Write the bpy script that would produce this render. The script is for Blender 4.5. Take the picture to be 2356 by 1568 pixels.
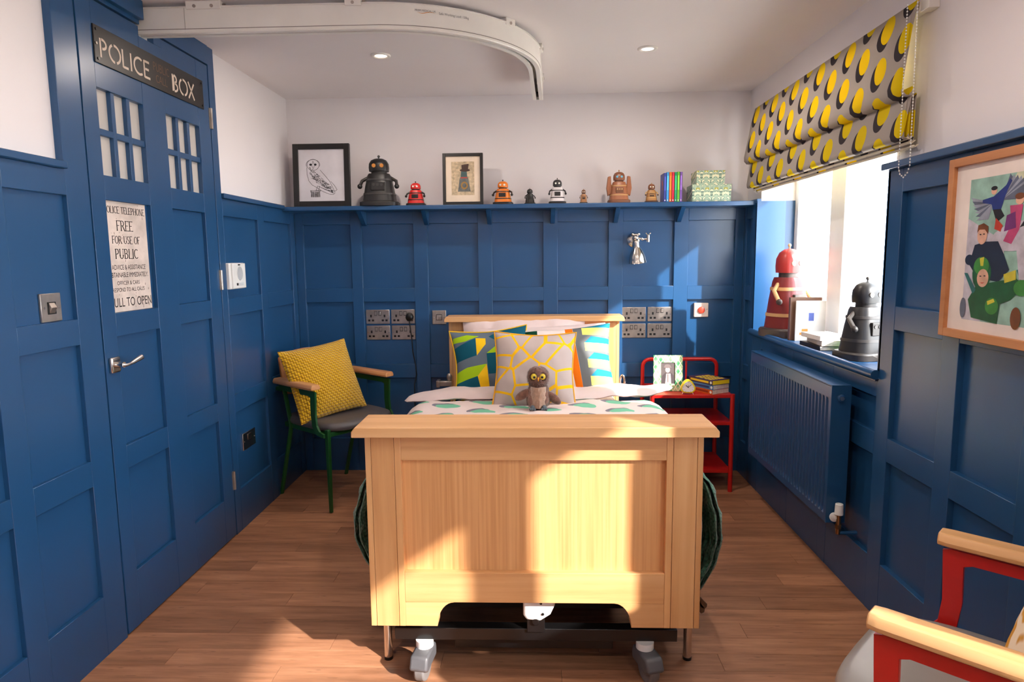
import bpy, bmesh, math, random
from mathutils import Vector, Matrix, noise
for o in list(bpy.data.objects): bpy.data.objects.remove(o, do_unlink=True)
SC = bpy.context.scene
COL = SC.collection
PI = math.pi
random.seed(7)

# ------------------------------------------------------------------ camera, sky, sun, lights, exposure
cam = bpy.data.objects.new('camera', bpy.data.cameras.new('camera')); COL.objects.link(cam)
cr = Vector((0.99936667, 0.03406067, -0.0103018)); cu = Vector((0.00596348, 0.12509982, 0.99212624)); cf = Vector((-0.03508124, 0.99155933, -0.12481748))
M = Matrix.Identity(4)
for i in range(3):
    M[i][0] = cr[i]; M[i][1] = cu[i]; M[i][2] = -cf[i]
M[0][3], M[1][3], M[2][3] = 0, 0, 1.3282
cam.matrix_world = M
cam.data.sensor_fit = 'HORIZONTAL'; cam.data.sensor_width = 36; cam.data.lens = 36 * 1540.04 / 2356
cam.data.clip_start = .05; cam.data.clip_end = 200
SC.camera = cam
SC.view_settings.view_transform = 'Standard'; SC.view_settings.look = 'None'
SC.view_settings.gamma = 1; SC.view_settings.use_curve_mapping = False
SC.view_settings.exposure = 0.70
w = bpy.data.worlds.new('sky'); SC.world = w; w.use_nodes = True
bg = w.node_tree.nodes['Background']; bg.inputs[0].default_value = (.86, .93, 1, 1); bg.inputs[1].default_value = 9
sun = bpy.data.objects.new('sun', bpy.data.lights.new('sun', 'SUN')); COL.objects.link(sun)
sun.data.energy = 8.6; sun.data.angle = math.radians(1.0); sun.data.color = (1, .93, .86)
sun.rotation_euler = Vector((-1.1, 1, -.80)).to_track_quat('-Z', 'Y').to_euler()
SPOT_W = 4
def disk_light(x, y, z, power):
    l = bpy.data.lights.new('downlight_and_fill_lamp', 'AREA'); l.shape = 'DISK'; l.size = .07; l.energy = power; l.color = (1, .86, .74)
    o = bpy.data.objects.new('downlight_and_fill_lamp', l); COL.objects.link(o); o.location = (x, y, z)
    return o
for (x, y) in ((-.718, 3.245), (.524, 3.225), (-.718, 1.6), (.524, 1.6), (-.718, 0), (.524, 0)):  # only the first pair sit at visible downlights; the rest are added fill
    disk_light(x, y, 2.262, SPOT_W)

# ------------------------------------------------------------------ helpers
def lin(c):
    return tuple(((v / 255) / 12.92 if v / 255 <= .04045 else ((v / 255 + .055) / 1.055) ** 2.4) for v in c)
class X:
    """tiny expression builder for shader maths"""
    def __init__(s, nt, v): s.nt = nt; s.v = v
    def op(s, o, *a):
        n = s.nt.nodes.new('ShaderNodeMath'); n.operation = o
        for i, q in enumerate((s,) + a):
            if isinstance(q, X): q = q.v
            if isinstance(q, (int, float)): n.inputs[i].default_value = q
            else: s.nt.links.new(q, n.inputs[i])
        return X(s.nt, n.outputs[0])
    def __add__(s, b): return s.op('ADD', b)
    def __sub__(s, b): return s.op('SUBTRACT', b)
    def __mul__(s, b): return s.op('MULTIPLY', b)
    def lt(s, b): return s.op('LESS_THAN', b)
    def gt(s, b): return s.op('GREATER_THAN', b)
    def wrap(s, a, b): return s.op('WRAP', a, b)
def newmat(name):
    m = bpy.data.materials.new(name); m.use_nodes = True
    nt = m.node_tree; p = nt.nodes['Principled BSDF']
    return m, nt, p
def mixc(nt, fac, a, b):
    n = nt.nodes.new('ShaderNodeMix'); n.data_type = 'RGBA'
    for i, q in ((0, fac), (6, a), (7, b)):
        if isinstance(q, X): q = q.v
        if isinstance(q, (int, float)): n.inputs[i].default_value = q
        elif isinstance(q, tuple): n.inputs[i].default_value = (*q[:3], 1)
        else: nt.links.new(q, n.inputs[i])
    return n.outputs[2]
def objco(nt, scale=(1, 1, 1)):
    tc = nt.nodes.new('ShaderNodeTexCoord'); mp = nt.nodes.new('ShaderNodeMapping')
    nt.links.new(tc.outputs['Object'], mp.inputs[0]); mp.inputs['Scale'].default_value = scale
    return mp.outputs[0]
def noisetex(nt, vec, scale, detail=3, rough=.5):
    n = nt.nodes.new('ShaderNodeTexNoise'); n.inputs['Scale'].default_value = scale; n.inputs['Detail'].default_value = detail
    n.inputs['Roughness'].default_value = rough; nt.links.new(vec, n.inputs['Vector']); return n.outputs[0]
def ramp(nt, fac, stops):
    r = nt.nodes.new('ShaderNodeValToRGB'); nt.links.new(fac, r.inputs[0])
    while len(r.color_ramp.elements) < len(stops): r.color_ramp.elements.new(.5)
    for e, (p, c) in zip(r.color_ramp.elements, stops): e.position = p; e.color = (*c, 1)
    return r.outputs[0]
def bump(nt, p, h, strength=.2, dist=.002):
    b = nt.nodes.new('ShaderNodeBump'); b.inputs['Strength'].default_value = strength; b.inputs['Distance'].default_value = dist
    nt.links.new(h, b.inputs['Height']); nt.links.new(b.outputs[0], p.inputs['Normal'])
def mat(name, rgb, rough=.5, metal=0, var=.06, scale=8, bmp=0, bscale=60, spec=.5, coat=0, sheen=0, bdist=.002):
    m, nt, p = newmat(name); c = lin(rgb)
    v = objco(nt); n = noisetex(nt, v, scale)
    d = tuple(x * (1 - var * 2) for x in c); l = tuple(min(1, x * (1 + var)) for x in c)
    nt.links.new(ramp(nt, n, [(.3, d), (.7, l)]), p.inputs['Base Color'])
    p.inputs['Roughness'].default_value = rough; p.inputs['Metallic'].default_value = metal
    p.inputs['Specular IOR Level'].default_value = spec; p.inputs['Coat Weight'].default_value = coat
    p.inputs['Sheen Weight'].default_value = sheen
    if bmp: bump(nt, p, noisetex(nt, v, bscale, 4), bmp, bdist)
    return m
def wood(name, lo, mid, hi, axis='z', rough=.42, scale=1.0):
    m, nt, p = newmat(name)
    k = 22 * scale; s = {'x': (1.2, k, k), 'y': (k, 1.2, k), 'z': (k, k, 1.2)}[axis]
    v = objco(nt, s)
    oi = nt.nodes.new('ShaderNodeObjectInfo')
    add = nt.nodes.new('ShaderNodeVectorMath'); add.operation = 'ADD'; nt.links.new(v, add.inputs[0])
    sc = nt.nodes.new('ShaderNodeVectorMath'); sc.operation = 'SCALE'; sc.inputs[0].default_value = (31, 17, 23); nt.links.new(oi.outputs['Random'], sc.inputs['Scale'])
    nt.links.new(sc.outputs[0], add.inputs[1]); v = add.outputs[0]
    a = noisetex(nt, v, 1.0, 6, .62)
    w1 = nt.nodes.new('ShaderNodeTexWave'); w1.wave_type = 'BANDS'; w1.bands_direction = {'x': 'Y', 'y': 'X', 'z': 'X'}[axis]
    w1.inputs['Scale'].default_value = .35; w1.inputs['Distortion'].default_value = 7; w1.inputs['Detail'].default_value = 3; w1.inputs['Detail Scale'].default_value = .8
    nt.links.new(v, w1.inputs['Vector'])
    c1 = ramp(nt, a, [(.28, lin(lo)), (.52, lin(mid)), (.75, lin(hi))])
    c2 = mixc(nt, w1.outputs[1], lin(hi), lin(lo))
    c = mixc(nt, .14, c1, c2)
    hsv = nt.nodes.new('ShaderNodeHueSaturation'); nt.links.new(c, hsv.inputs['Color'])
    e = X(nt, oi.outputs['Random']) * .14 + .93; nt.links.new(e.v, hsv.inputs['Value'])
    nt.links.new(hsv.outputs[0], p.inputs['Base Color']); p.inputs['Roughness'].default_value = rough
    bump(nt, p, a, .12, .001)
    return m
def emit(name, rgb, s):
    m, nt, p = newmat(name); p.inputs['Emission Color'].default_value = (*lin(rgb), 1); p.inputs['Emission Strength'].default_value = s
    p.inputs['Base Color'].default_value = (*lin(rgb), 1); return m
def polymask(nt, u, v, pts):
    """1 inside a convex polygon (points counter-clockwise or clockwise)"""
    A = sum(pts[i][0] * pts[(i + 1) % len(pts)][1] - pts[(i + 1) % len(pts)][0] * pts[i][1] for i in range(len(pts)))
    if A < 0: pts = pts[::-1]
    r = None
    for i in range(len(pts)):
        (x0, y0), (x1, y1) = pts[i], pts[(i + 1) % len(pts)]
        # cross((p1-p0),(q-p0)) > 0
        e = (v * (x1 - x0) - u * (y1 - y0)).gt((x1 - x0) * y0 - (y1 - y0) * x0)
        r = e if r is None else r * e
    return r
def sep(nt, vec):
    s = nt.nodes.new('ShaderNodeSeparateXYZ'); nt.links.new(vec, s.inputs[0])
    return X(nt, s.outputs[0]), X(nt, s.outputs[1]), X(nt, s.outputs[2])
def ovals(name, base, fg, sh, au, av, u0, v0, pu, pv, a, b, du, dv, rough=.85, glow=0, warp=0):
    """half-drop repeat of ovals, each with an offset shadow oval"""
    m, nt, p = newmat(name); co = sep(nt, objco(nt)); u, v = co[au], co[av]
    if warp:
        nz = X(nt, noisetex(nt, objco(nt), 9, 1)); u = u + (nz - .5) * warp; v = v + (nz - .5) * (warp * -.7)
    col = lin(base)
    masks = []
    for (ddu, ddv, k) in ((du, dv, 1.06), (0, 0, 1.0)):
        tot = None
        for (ou, ov) in ((0, 0), (pu / 2, pv / 2)):
            x = (u - (u0 + ou + ddu)).wrap(pu / 2, -pu / 2); y = (v - (v0 + ov + ddv)).wrap(pv / 2, -pv / 2)
            x = x * (1 / (a * k)); y = y * (1 / (b * k))
            e = (x * x + y * y).lt(1); tot = e if tot is None else tot.op('MAXIMUM', e)
        masks.append(tot)
    c = mixc(nt, masks[0], col, lin(sh)); c = mixc(nt, masks[1], c, lin(fg))
    wv = noisetex(nt, objco(nt), 400, 2)
    nt.links.new(c, p.inputs['Base Color']); p.inputs['Roughness'].default_value = rough; p.inputs['Specular IOR Level'].default_value = .2
    bump(nt, p, wv, .25, .0006)
    if glow:
        tr = nt.nodes.new('ShaderNodeBsdfTranslucent'); nt.links.new(c, tr.inputs[0])
        mx = nt.nodes.new('ShaderNodeMixShader'); mx.inputs[0].default_value = glow
        nt.links.new(p.outputs[0], mx.inputs[1]); nt.links.new(tr.outputs[0], mx.inputs[2]); nt.links.new(mx.outputs[0], nt.nodes['Material Output'].inputs[0])
    return m
class MB:
    def __init__(s): s.bm = bmesh.new(); s.mi = 0
    def _f(s, vs):
        try: f = s.bm.faces.new(vs); f.material_index = s.mi; return f
        except ValueError: return None
    def poly(s, pts):
        return s._f([s.bm.verts.new(p) for p in pts])
    def box(s, x0, x1, y0, y1, z0, z1, m=None):
        x0, x1 = min(x0, x1), max(x0, x1); y0, y1 = min(y0, y1), max(y0, y1); z0, z1 = min(z0, z1), max(z0, z1)
        c = [Vector(p) for p in ((x0, y0, z0), (x1, y0, z0), (x1, y1, z0), (x0, y1, z0), (x0, y0, z1), (x1, y0, z1), (x1, y1, z1), (x0, y1, z1))]
        if m: c = [m @ p for p in c]
        v = [s.bm.verts.new(p) for p in c]
        for q in ((0, 3, 2, 1), (4, 5, 6, 7), (0, 1, 5, 4), (1, 2, 6, 5), (2, 3, 7, 6), (3, 0, 4, 7)): s._f([v[i] for i in q])
        return s
    def prism(s, pts, axis, a, b, m=None):
        A = sum(pts[i][0] * pts[(i + 1) % len(pts)][1] - pts[(i + 1) % len(pts)][0] * pts[i][1] for i in range(len(pts)))
        if A < 0: pts = pts[::-1]
        f = {'x': lambda p, t: (t, p[0], p[1]), 'y': lambda p, t: (p[0], t, p[1]), 'z': lambda p, t: (p[0], p[1], t)}[axis]
        if axis == 'y': a, b = max(a, b), min(a, b)
        else: a, b = min(a, b), max(a, b)
        lo = [Vector(f(p, a)) for p in pts]; hi = [Vector(f(p, b)) for p in pts]
        if m: lo = [m @ p for p in lo]; hi = [m @ p for p in hi]
        L = [s.bm.verts.new(p) for p in lo]; H = [s.bm.verts.new(p) for p in hi]; n = len(pts)
        s._f(L[::-1]); s._f(H)
        for i in range(n): s._f([L[i], L[(i + 1) % n], H[(i + 1) % n], H[i]])
        return s
    def rings(s, rs, close=True, caps=True):
        V = [[s.bm.verts.new(p) for p in r] for r in rs]; n = len(V[0])
        for a, b in zip(V, V[1:]):
            for i in range(n if close else n - 1): s._f([a[i], a[(i + 1) % n], b[(i + 1) % n], b[i]])
        if caps: s._f(V[0][::-1]); s._f(V[-1])
        return s
    def lathe(s, prof, seg=24, m=None, sx=1, sy=1):
        m = m or Matrix.Identity(4)
        return s.rings([[m @ Vector((max(r, 1e-4) * sx * math.cos(2 * PI * i / seg), max(r, 1e-4) * sy * math.sin(2 * PI * i / seg), z)) for i in range(seg)] for r, z in prof])
    def tube(s, pts, r, seg=10, r2=None, flat=None):
        pts = [Vector(p) for p in pts]; rs = []
        up = Vector((0, 0, 1))
        n = len(pts); prev = None
        for i, p in enumerate(pts):
            t = (pts[min(i + 1, n - 1)] - pts[max(i - 1, 0)]).normalized()
            if prev is None:
                a = t.cross(up)
                if a.length < .01: a = t.cross(Vector((0, 1, 0)))
                a.normalize()
            else:
                a = (prev - t * prev.dot(t)).normalized()
            prev = a; b = t.cross(a)
            rr = r + ((r2 - r) * i / (n - 1) if r2 is not None else 0)
            ring = []
            for k in range(seg):
                an = 2 * PI * k / seg
                ring.append(p + a * math.cos(an) * rr + b * math.sin(an) * rr * (flat or 1))
            rs.append(ring)
        return s.rings(rs)
    def cyl(s, a, b, r, r2=None, seg=16): return s.tube([a, b], r, seg, r2)
    def ball(s, c, r, seg=16, sc=(1, 1, 1), m=None):
        mm = Matrix.Translation(c) @ (m or Matrix.Identity(4)) @ Matrix.Diagonal((r * sc[0], r * sc[1], r * sc[2], 1))
        n = max(6, seg // 2)
        return s.lathe([(math.sin(PI * i / n), -math.cos(PI * i / n)) for i in range(n + 1)], seg, mm)
    def grid(s, f, nu, nv):
        V = [[s.bm.verts.new(f(i / nu, j / nv)) for j in range(nv + 1)] for i in range(nu + 1)]
        for i in range(nu):
            for j in range(nv): s._f([V[i][j], V[i + 1][j], V[i + 1][j + 1], V[i][j + 1]])
        return s
    def build(s, name, mats, parent=None, bev=0, smooth=False, seg=2, sub=0, solid=0, recalc=True, ang=35):
        if recalc: bmesh.ops.recalc_face_normals(s.bm, faces=s.bm.faces)
        me = bpy.data.meshes.new(name); s.bm.to_mesh(me); s.bm.free()
        for mm in (mats if isinstance(mats, (list, tuple)) else [mats]): me.materials.append(mm)
        o = bpy.data.objects.new(name, me); COL.objects.link(o)
        if parent: o.parent = parent
        if solid: q = o.modifiers.new('solid', 'SOLIDIFY'); q.thickness = solid; q.offset = -1
        if bev:
            q = o.modifiers.new('bevel', 'BEVEL'); q.width = bev; q.segments = seg; q.limit_method = 'ANGLE'; q.angle_limit = math.radians(40)
        if sub: q = o.modifiers.new('sub', 'SUBSURF'); q.levels = sub; q.render_levels = sub
        if smooth or bev or sub:
            me.polygons.foreach_set('use_smooth', [True] * len(me.polygons))
            if not sub: me.set_sharp_from_angle(angle=math.radians(ang))
        return o
def tag(o, label=None, cat=None, group=None, kind=None):
    if label: o['label'] = label
    if cat: o['category'] = cat
    if group: o['group'] = group
    if kind: o['kind'] = kind
    return o
def thing(name, label, cat, loc=(0, 0, 0), rz=0, group=None):
    o = bpy.data.objects.new(name, None); COL.objects.link(o); o.location = loc; o.rotation_euler = (0, 0, rz)
    o.empty_display_size = .05
    return tag(o, label, cat, group)
def dup(o, loc, label, parent=None):
    c = o.copy(); COL.objects.link(c)
    if parent: c.parent = parent
    else: c.location = loc; c['label'] = label
    for ch in o.children: dup(ch, None, None, c)
    return c
def bx(name, m, parent, *a, bev=0, **k): return MB().box(*a).build(name, m, parent, bev=bev, **k)
def Rm(ax, deg, c=(0, 0, 0)): return Matrix.Translation(c) @ Matrix.Rotation(math.radians(deg), 4, ax)

# ------------------------------------------------------------------ lettering
def textmesh(s, size, track=1.0, align='LEFT'):
    cu_ = bpy.data.curves.new('t', 'FONT'); cu_.body = s; cu_.size = size; cu_.space_character = track; cu_.align_x = align; cu_.resolution_u = 3
    ob = bpy.data.objects.new('t', cu_); me = bpy.data.meshes.new_from_object(ob)
    bpy.data.objects.remove(ob); return me
def text_on(mb, s, org, ux, uz, w, h, track=1.0):
    """fit string into w x h at org; ux right, uz up"""
    me = textmesh(s, 1, track); xs = [v.co.x for v in me.vertices]; ys = [v.co.y for v in me.vertices]
    x0, x1, y0, y1 = min(xs), max(xs), min(ys), max(ys)
    vs = [mb.bm.verts.new(Vector(org) + Vector(ux) * ((v.co.x - x0) / (x1 - x0) * w) + Vector(uz) * ((v.co.y - y0) / (y1 - y0) * h)) for v in me.vertices]
    for p in me.polygons: mb._f([vs[i] for i in p.vertices])
    bpy.data.meshes.remove(me)
V, Hh, A_ = 'V', 'H', 'A'
GL = {  # glyph: (width, strokes) stroke: ('L',x0,y0,x1,y1,thick) or ('A',cx,cy,rx,ry,a0,a1)
 'O': (.8, [('A', .4, .5, .34, .46, 0, 360)]), 'L': (.62, [('L', .12, 0, .12, 1, 1), ('L', .12, .03, .58, .03, 0)]),
 'I': (.3, [('L', .15, 0, .15, 1, 1)]), 'C': (.72, [('A', .42, .5, .34, .46, 50, 310)]),
 'E': (.65, [('L', .12, 0, .12, 1, 1), ('L', .12, .97, .58, .97, 0), ('L', .12, .52, .48, .52, 0), ('L', .12, .03, .6, .03, 0)]),
 'F': (.62, [('L', .12, 0, .12, 1, 1), ('L', .12, .97, .58, .97, 0), ('L', .12, .52, .48, .52, 0)]),
 'T': (.7, [('L', .35, 0, .35, 1, 1), ('L', .04, .97, .66, .97, 0)]),
 'P': (.66, [('L', .14, 0, .14, 1, 1), ('L', .14, .97, .36, .97, 0), ('L', .14, .48, .36, .48, 0), ('A', .34, .725, .22, .245, -90, 90)]),
 'R': (.74, [('L', .14, 0, .14, 1, 1), ('L', .14, .97, .36, .97, 0), ('L', .14, .50, .36, .50, 0), ('A', .34, .735, .22, .235, -90, 90), ('L', .36, .5, .7, 0, 1)]),
 'B': (.72, [('L', .14, 0, .14, 1, 1), ('L', .14, .97, .36, .97, 0), ('L', .14, .52, .38, .52, 0), ('L', .14, .03, .38, .03, 0), ('A', .34, .745, .2, .225, -90, 90), ('A', .36, .275, .24, .245, -90, 90)]),
 'U': (.78, [('L', .14, .35, .14, 1, 1), ('L', .64, .35, .64, 1, 0), ('A', .39, .35, .25, .32, 180, 360)]),
 'H': (.82, [('L', .14, 0, .14, 1, 1), ('L', .68, 0, .68, 1, 1), ('L', .14, .5, .68, .5, 0)]),
 'N': (.82, [('L', .14, 0, .14, 1, 0), ('L', .68, 0, .68, 1, 0), ('L', .14, 1, .68, 0, 1)]),
 'S': (.62, [('A', .32, .73, .2, .23, 40, 270), ('A', .30, .26, .22, .23, -90, 130 - 40), ('A', .30, .26, .22, .23, -150, -90)]),
 'X': (.75, [('L', .06, 0, .66, 1, 1), ('L', .06, 1, .66, 0, 1)]), 'A': (.75, [('L', .04, 0, .37, 1, 0), ('L', .37, 1, .7, 0, 1), ('L', .18, .35, .56, .35, 0)]),
}
STEN = {'O': (.92, [('A', .46, .5, .40, .46, -75, 95), ('A', .46, .5, .40, .46, 115, 265)]), 'P': (.66, [('L', .12, 0, .12, 1, 1), ('A', .24, .72, .28, .24, -90, 90), ('L', .22, .96, .26, .96, 1)]),
 'L': (.6, [('L', .12, 0, .12, 1, 1), ('L', .12, .04, .52, .04, 1)]), 'I': (.32, [('L', .15, 0, .15, 1, 1)]), 'C': (.78, [('A', .48, .5, .40, .46, 55, 305)]),
 'E': (.66, [('L', .12, 0, .12, 1, 1), ('L', .12, .96, .56, .96, 1), ('L', .20, .52, .5, .52, 1), ('L', .12, .04, .58, .04, 1)]),
 'B': (.7, [('L', .10, 0, .10, 1, 1), ('L', .2, .06, .2, .94, 1), ('A', .24, .74, .24, .22, -80, 90), ('A', .24, .27, .32, .24, -90, 80)]), 'X': GL['X']}
def strokes(mb, text, org, ux, uz, W, Hgt, thick, thin, font=GL, serif=True):
    """write text in cell W x Hgt"""
    ux, uz, org = Vector(ux), Vector(uz), Vector(org)
    tot = sum((font.get(c, GL.get(c, (.45, [])))[0] if c != ' ' else .4) for c in text); sx = W / tot; x = 0
    def P(a, b): return org + ux * a + uz * b
    def seg(a, b, wd):
        dx, dy = b[0] - a[0], b[1] - a[1]; l = math.hypot(dx, dy) or 1; nx, ny = -dy / l * wd / 2, dx / l * wd / 2
        mb.poly([P(a[0] + nx, a[1] + ny), P(a[0] - nx, a[1] - ny), P(b[0] - nx, b[1] - ny), P(b[0] + nx, b[1] + ny)])
    for c in text:
        if c == ' ': x += .4 * sx; continue
        g = font.get(c) or GL[c]
        for st in g[1]:
            if st[0] == 'L':
                a = (x + st[1] * sx, st[2] * Hgt); b = (x + st[3] * sx, st[4] * Hgt); seg(a, b, thick if st[5] else thin)
                if serif:
                    if abs(a[0] - b[0]) < 1e-6 or st[5]:
                        for q in (a, b):
                            yy = min(max(q[1], thin / 2), Hgt - thin / 2); seg((q[0] - .11 * sx, yy), (q[0] + .11 * sx, yy), thin)
                    elif st[3] > .5 and st[2] in (.97, .03, .52):
                        seg((b[0], b[1] - .07 * Hgt), (b[0], b[1] + .07 * Hgt), thin)
            else:
                _, cx, cy, rx, ry, a0, a1 = st; n = max(6, int(abs(a1 - a0) / 15)); R = []
                for i in range(n + 1):
                    t = math.radians(a0 + (a1 - a0) * i / n); wd = (thin + (thick - thin) * abs(math.cos(t))) / 2
                    R.append((P(x + cx * sx + (rx * sx + wd) * math.cos(t), cy * Hgt + (ry * Hgt + wd) * math.sin(t)), P(x + cx * sx + (rx * sx - wd) * math.cos(t), cy * Hgt + (ry * Hgt - wd) * math.sin(t))))
                for (p, q), (p2, q2) in zip(R, R[1:]): mb.poly([p, q, q2, p2])
        x += g[0] * sx

# ------------------------------------------------------------------ materials
M_blue = mat('navy_paint', (31, 77, 122), .29, var=.03, scale=3, bmp=.03, bscale=90, spec=.6)
M_gap = mat('dark_gap', (9, 14, 24), .8, var=.1)
M_white = mat('white_wall_paint', (234, 228, 230), .75, var=.012, scale=2, spec=.2)
M_ceil = mat('ceiling_paint', (238, 231, 231), .8, var=.01, scale=2, spec=.15)
M_pvc = mat('white_plastic', (238, 238, 236), .35, var=.02)
M_track = mat('white_enamel', (240, 236, 230), .35, var=.02)
M_oakz = wood('oak_vertical', (200, 142, 88), (220, 166, 110), (230, 182, 128), 'z')
M_oakx = wood('oak_horizontal', (204, 146, 92), (224, 170, 115), (233, 184, 132), 'x')
M_oakp = wood('oak_panel', (198, 138, 84), (219, 162, 106), (230, 178, 124), 'z', scale=3.2)
M_beech = wood('beech_arm', (196, 128, 76), (214, 150, 98), (226, 170, 118), 'x', .35)
M_frame_oak = wood('picture_frame_oak', (172, 110, 70), (192, 128, 84), (204, 142, 96), 'z', .4)
M_chrome = mat('chrome', (215, 210, 205), .2, 1, var=.02)
M_steel = mat('brushed_steel', (180, 170, 162), .33, .85, var=.14, scale=14)
M_dsteel = mat('dark_steel', (120, 116, 112), .35, 1, var=.1)
M_black = mat('black_plastic', (16, 16, 18), .42, var=.1)
M_blackgl = mat('black_metal', (18, 17, 18), .3, var=.15, spec=.6)
M_red = mat('red_enamel', (198, 26, 22), .3, var=.04, spec=.6)
M_green = mat('green_enamel', (22, 78, 34), .35, var=.05)
M_grey = mat('grey_vinyl', (92, 86, 86), .42, var=.06, bmp=.1, bscale=300)
M_greyl = mat('light_grey_vinyl', (150, 144, 140), .3, var=.04)
M_linen = mat('pale_pink_cotton', (226, 204, 200), .85, var=.03, bmp=.15, bscale=500, sheen=.2)
M_knitg = None
M_grout = mat('print_black', (42, 38, 38), .8)

def knit(name, lo, hi, rows, bst=.9, dist=.006, au=0, av=2):
    m, nt, p = newmat(name); co = sep(nt, objco(nt))
    cb = nt.nodes.new('ShaderNodeCombineXYZ'); nt.links.new(co[au].v, cb.inputs[0]); nt.links.new(co[av].v, cb.inputs[1])
    u = (co[au] * rows * 1.15 * PI); v = (co[av] * rows * PI)
    h = (u + v.op('FLOOR') * 0).op('SINE').op('ABSOLUTE') * v.op('SINE').op('ABSOLUTE')
    h2 = (u + v).op('SINE') * .3
    hh = h + h2
    nt.links.new(mixc(nt, hh.op('MULTIPLY', 1.2), lin(lo), lin(hi)), p.inputs['Base Color'])
    p.inputs['Roughness'].default_value = .9; p.inputs['Specular IOR Level'].default_value = .15; p.inputs['Sheen Weight'].default_value = .3
    bump(nt, p, hh.v, bst, dist); return m
M_yknit = knit('mustard_knit', (196, 138, 6), (240, 190, 28), 75)
M_gknit = knit('green_cable_knit', (46, 96, 78), (78, 136, 112), 70, .5, .003, 1, 2)

# floor boards
def floor_mat():
    m, nt, p = newmat('wood_floor_board')
    oi = nt.nodes.new('ShaderNodeObjectInfo')
    sc = nt.nodes.new('ShaderNodeVectorMath'); sc.operation = 'SCALE'; sc.inputs[0].default_value = (41, 17, 3); nt.links.new(oi.outputs['Random'], sc.inputs['Scale'])
    add = nt.nodes.new('ShaderNodeVectorMath'); add.operation = 'ADD'; nt.links.new(objco(nt, (2.2, 26, 1)), add.inputs[0]); nt.links.new(sc.outputs[0], add.inputs[1])
    a = noisetex(nt, add.outputs[0], 1.3, 7, .65)
    add2 = nt.nodes.new('ShaderNodeVectorMath'); add2.operation = 'ADD'; nt.links.new(objco(nt, (3, 9, 1)), add2.inputs[0]); nt.links.new(sc.outputs[0], add2.inputs[1])
    b = noisetex(nt, add2.outputs[0], 2.0, 3, .5)
    c1 = ramp(nt, a, [(.3, lin((116, 74, 50))), (.5, lin((160, 108, 78))), (.72, lin((192, 138, 104)))])
    c = mixc(nt, X(nt, b) * .5, c1, lin((196, 144, 108)))
    # short dark knots
    kn = noisetex(nt, objco(nt, (8, 60, 1)), 1.6, 2, .5)
    k = ramp(nt, kn, [(.27, (1, 1, 1)), (.33, (0, 0, 0))]); c = mixc(nt, X(nt, k) * .5, c, lin((84, 52, 38)))
    hsv = nt.nodes.new('ShaderNodeHueSaturation'); nt.links.new(c, hsv.inputs['Color']); e = X(nt, oi.outputs['Random']) * .34 + .80; nt.links.new(e.v, hsv.inputs['Value'])
    nt.links.new(hsv.outputs[0], p.inputs['Base Color']); p.inputs['Roughness'].default_value = .48; p.inputs['Specular IOR Level'].default_value = .4
    bump(nt, p, a, .15, .001); return m
M_floor = floor_mat()

# ------------------------------------------------------------------ structure
LX, RX, BY, FY, H = -1.455, 1.241, 4.062, -1.7, 2.2726
LW, RW, BW = -1.48, 1.264, 4.090        # plaster planes
RL, RR = LX - .015, RX + .02           # recessed panel planes (left, right)
floor = tag(bx('floor', M_gap, None, -1.6, 1.6, FY - .1, 4.2, -.12, -.004), kind='structure')
rows = []; y = FY; r = 0
PW, PL = .0955, .92
plank_me = None
while y < BY + .03:
    off = -(r * 3 % 7) / 7 * PL; x = LW - .02 + off
    while x < RW + .02:
        x0, x1 = max(x, LW - .02), min(x + PL, RW + .02)
        if x1 - x0 > .03:
            full = x1 - x0 > PL - .001
            if full and plank_me:
                o = bpy.data.objects.new('floor_board', plank_me); COL.objects.link(o); o.parent = floor; o.location = (x0, y, 0)
            else:
                o = MB().box(.0006, x1 - x0 - .0006, .0005, PW - .0005, -.006, 0).build('floor_board', M_floor, floor); o.location = (x0, y, 0)
                if full: plank_me = o.data
        x += PL
    y += PW; r += 1
tag(bx('ceiling', M_ceil, None, -1.7, 1.75, FY - .1, 4.2, H, H + .12), kind='structure')

def panel_wall(root, axis, c, rec, out, u_edges, z_edges, u0, u1, z0, z1, holes=()):
    """framed panelling. axis 'x' => wall plane at x=c spanning y; out = +1/-1 room side direction. rec = recessed plane."""
    def B(name, a, b, za, zb, d0, d1, bev=.0015):
        mb = MB()
        if axis == 'x': mb.box(d0, d1, a, b, za, zb)
        else: mb.box(a, b, d0, d1, za, zb)
        return mb.build(name, M_blue, root, bev=bev)
    back = rec - out * .02
    cuts = [u0] + [e for pr in u_edges for e in pr] + [u1]
    for i in range(0, len(cuts), 2):
        if cuts[i + 1] - cuts[i] > .004: B('stile', cuts[i], cuts[i + 1], z0, z1, c, back)
    zc = [z0] + [e for pr in z_edges for e in pr] + [z1]
    for (a, b) in u_edges:
        for i in range(0, len(zc), 2): B('rail', a, b, zc[i], zc[i + 1], c - out * .0006, back)
        for (za, zb) in z_edges:
            B('panel', a, b, za, zb, rec, back, 0)
ZR = [(.208, .592), (.677, 1.063), (1.145, 1.532)]
ZT = 1.612
# --- back wall
wb = tag(bx('wall_back', M_white, None, -1.6, 1.75, BW, BW + .15, 0, H), kind='structure')
BE = [(-1.405, -1.115), (-1.050, -.733), (-.648, -.343), (-.259, .050), (.136, .440), (.526, .830), (.913, 1.190)]
panel_wall(wb, 'y', BY, BY + .02, -1, BE, ZR, LX, RX, 0, ZT)
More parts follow.
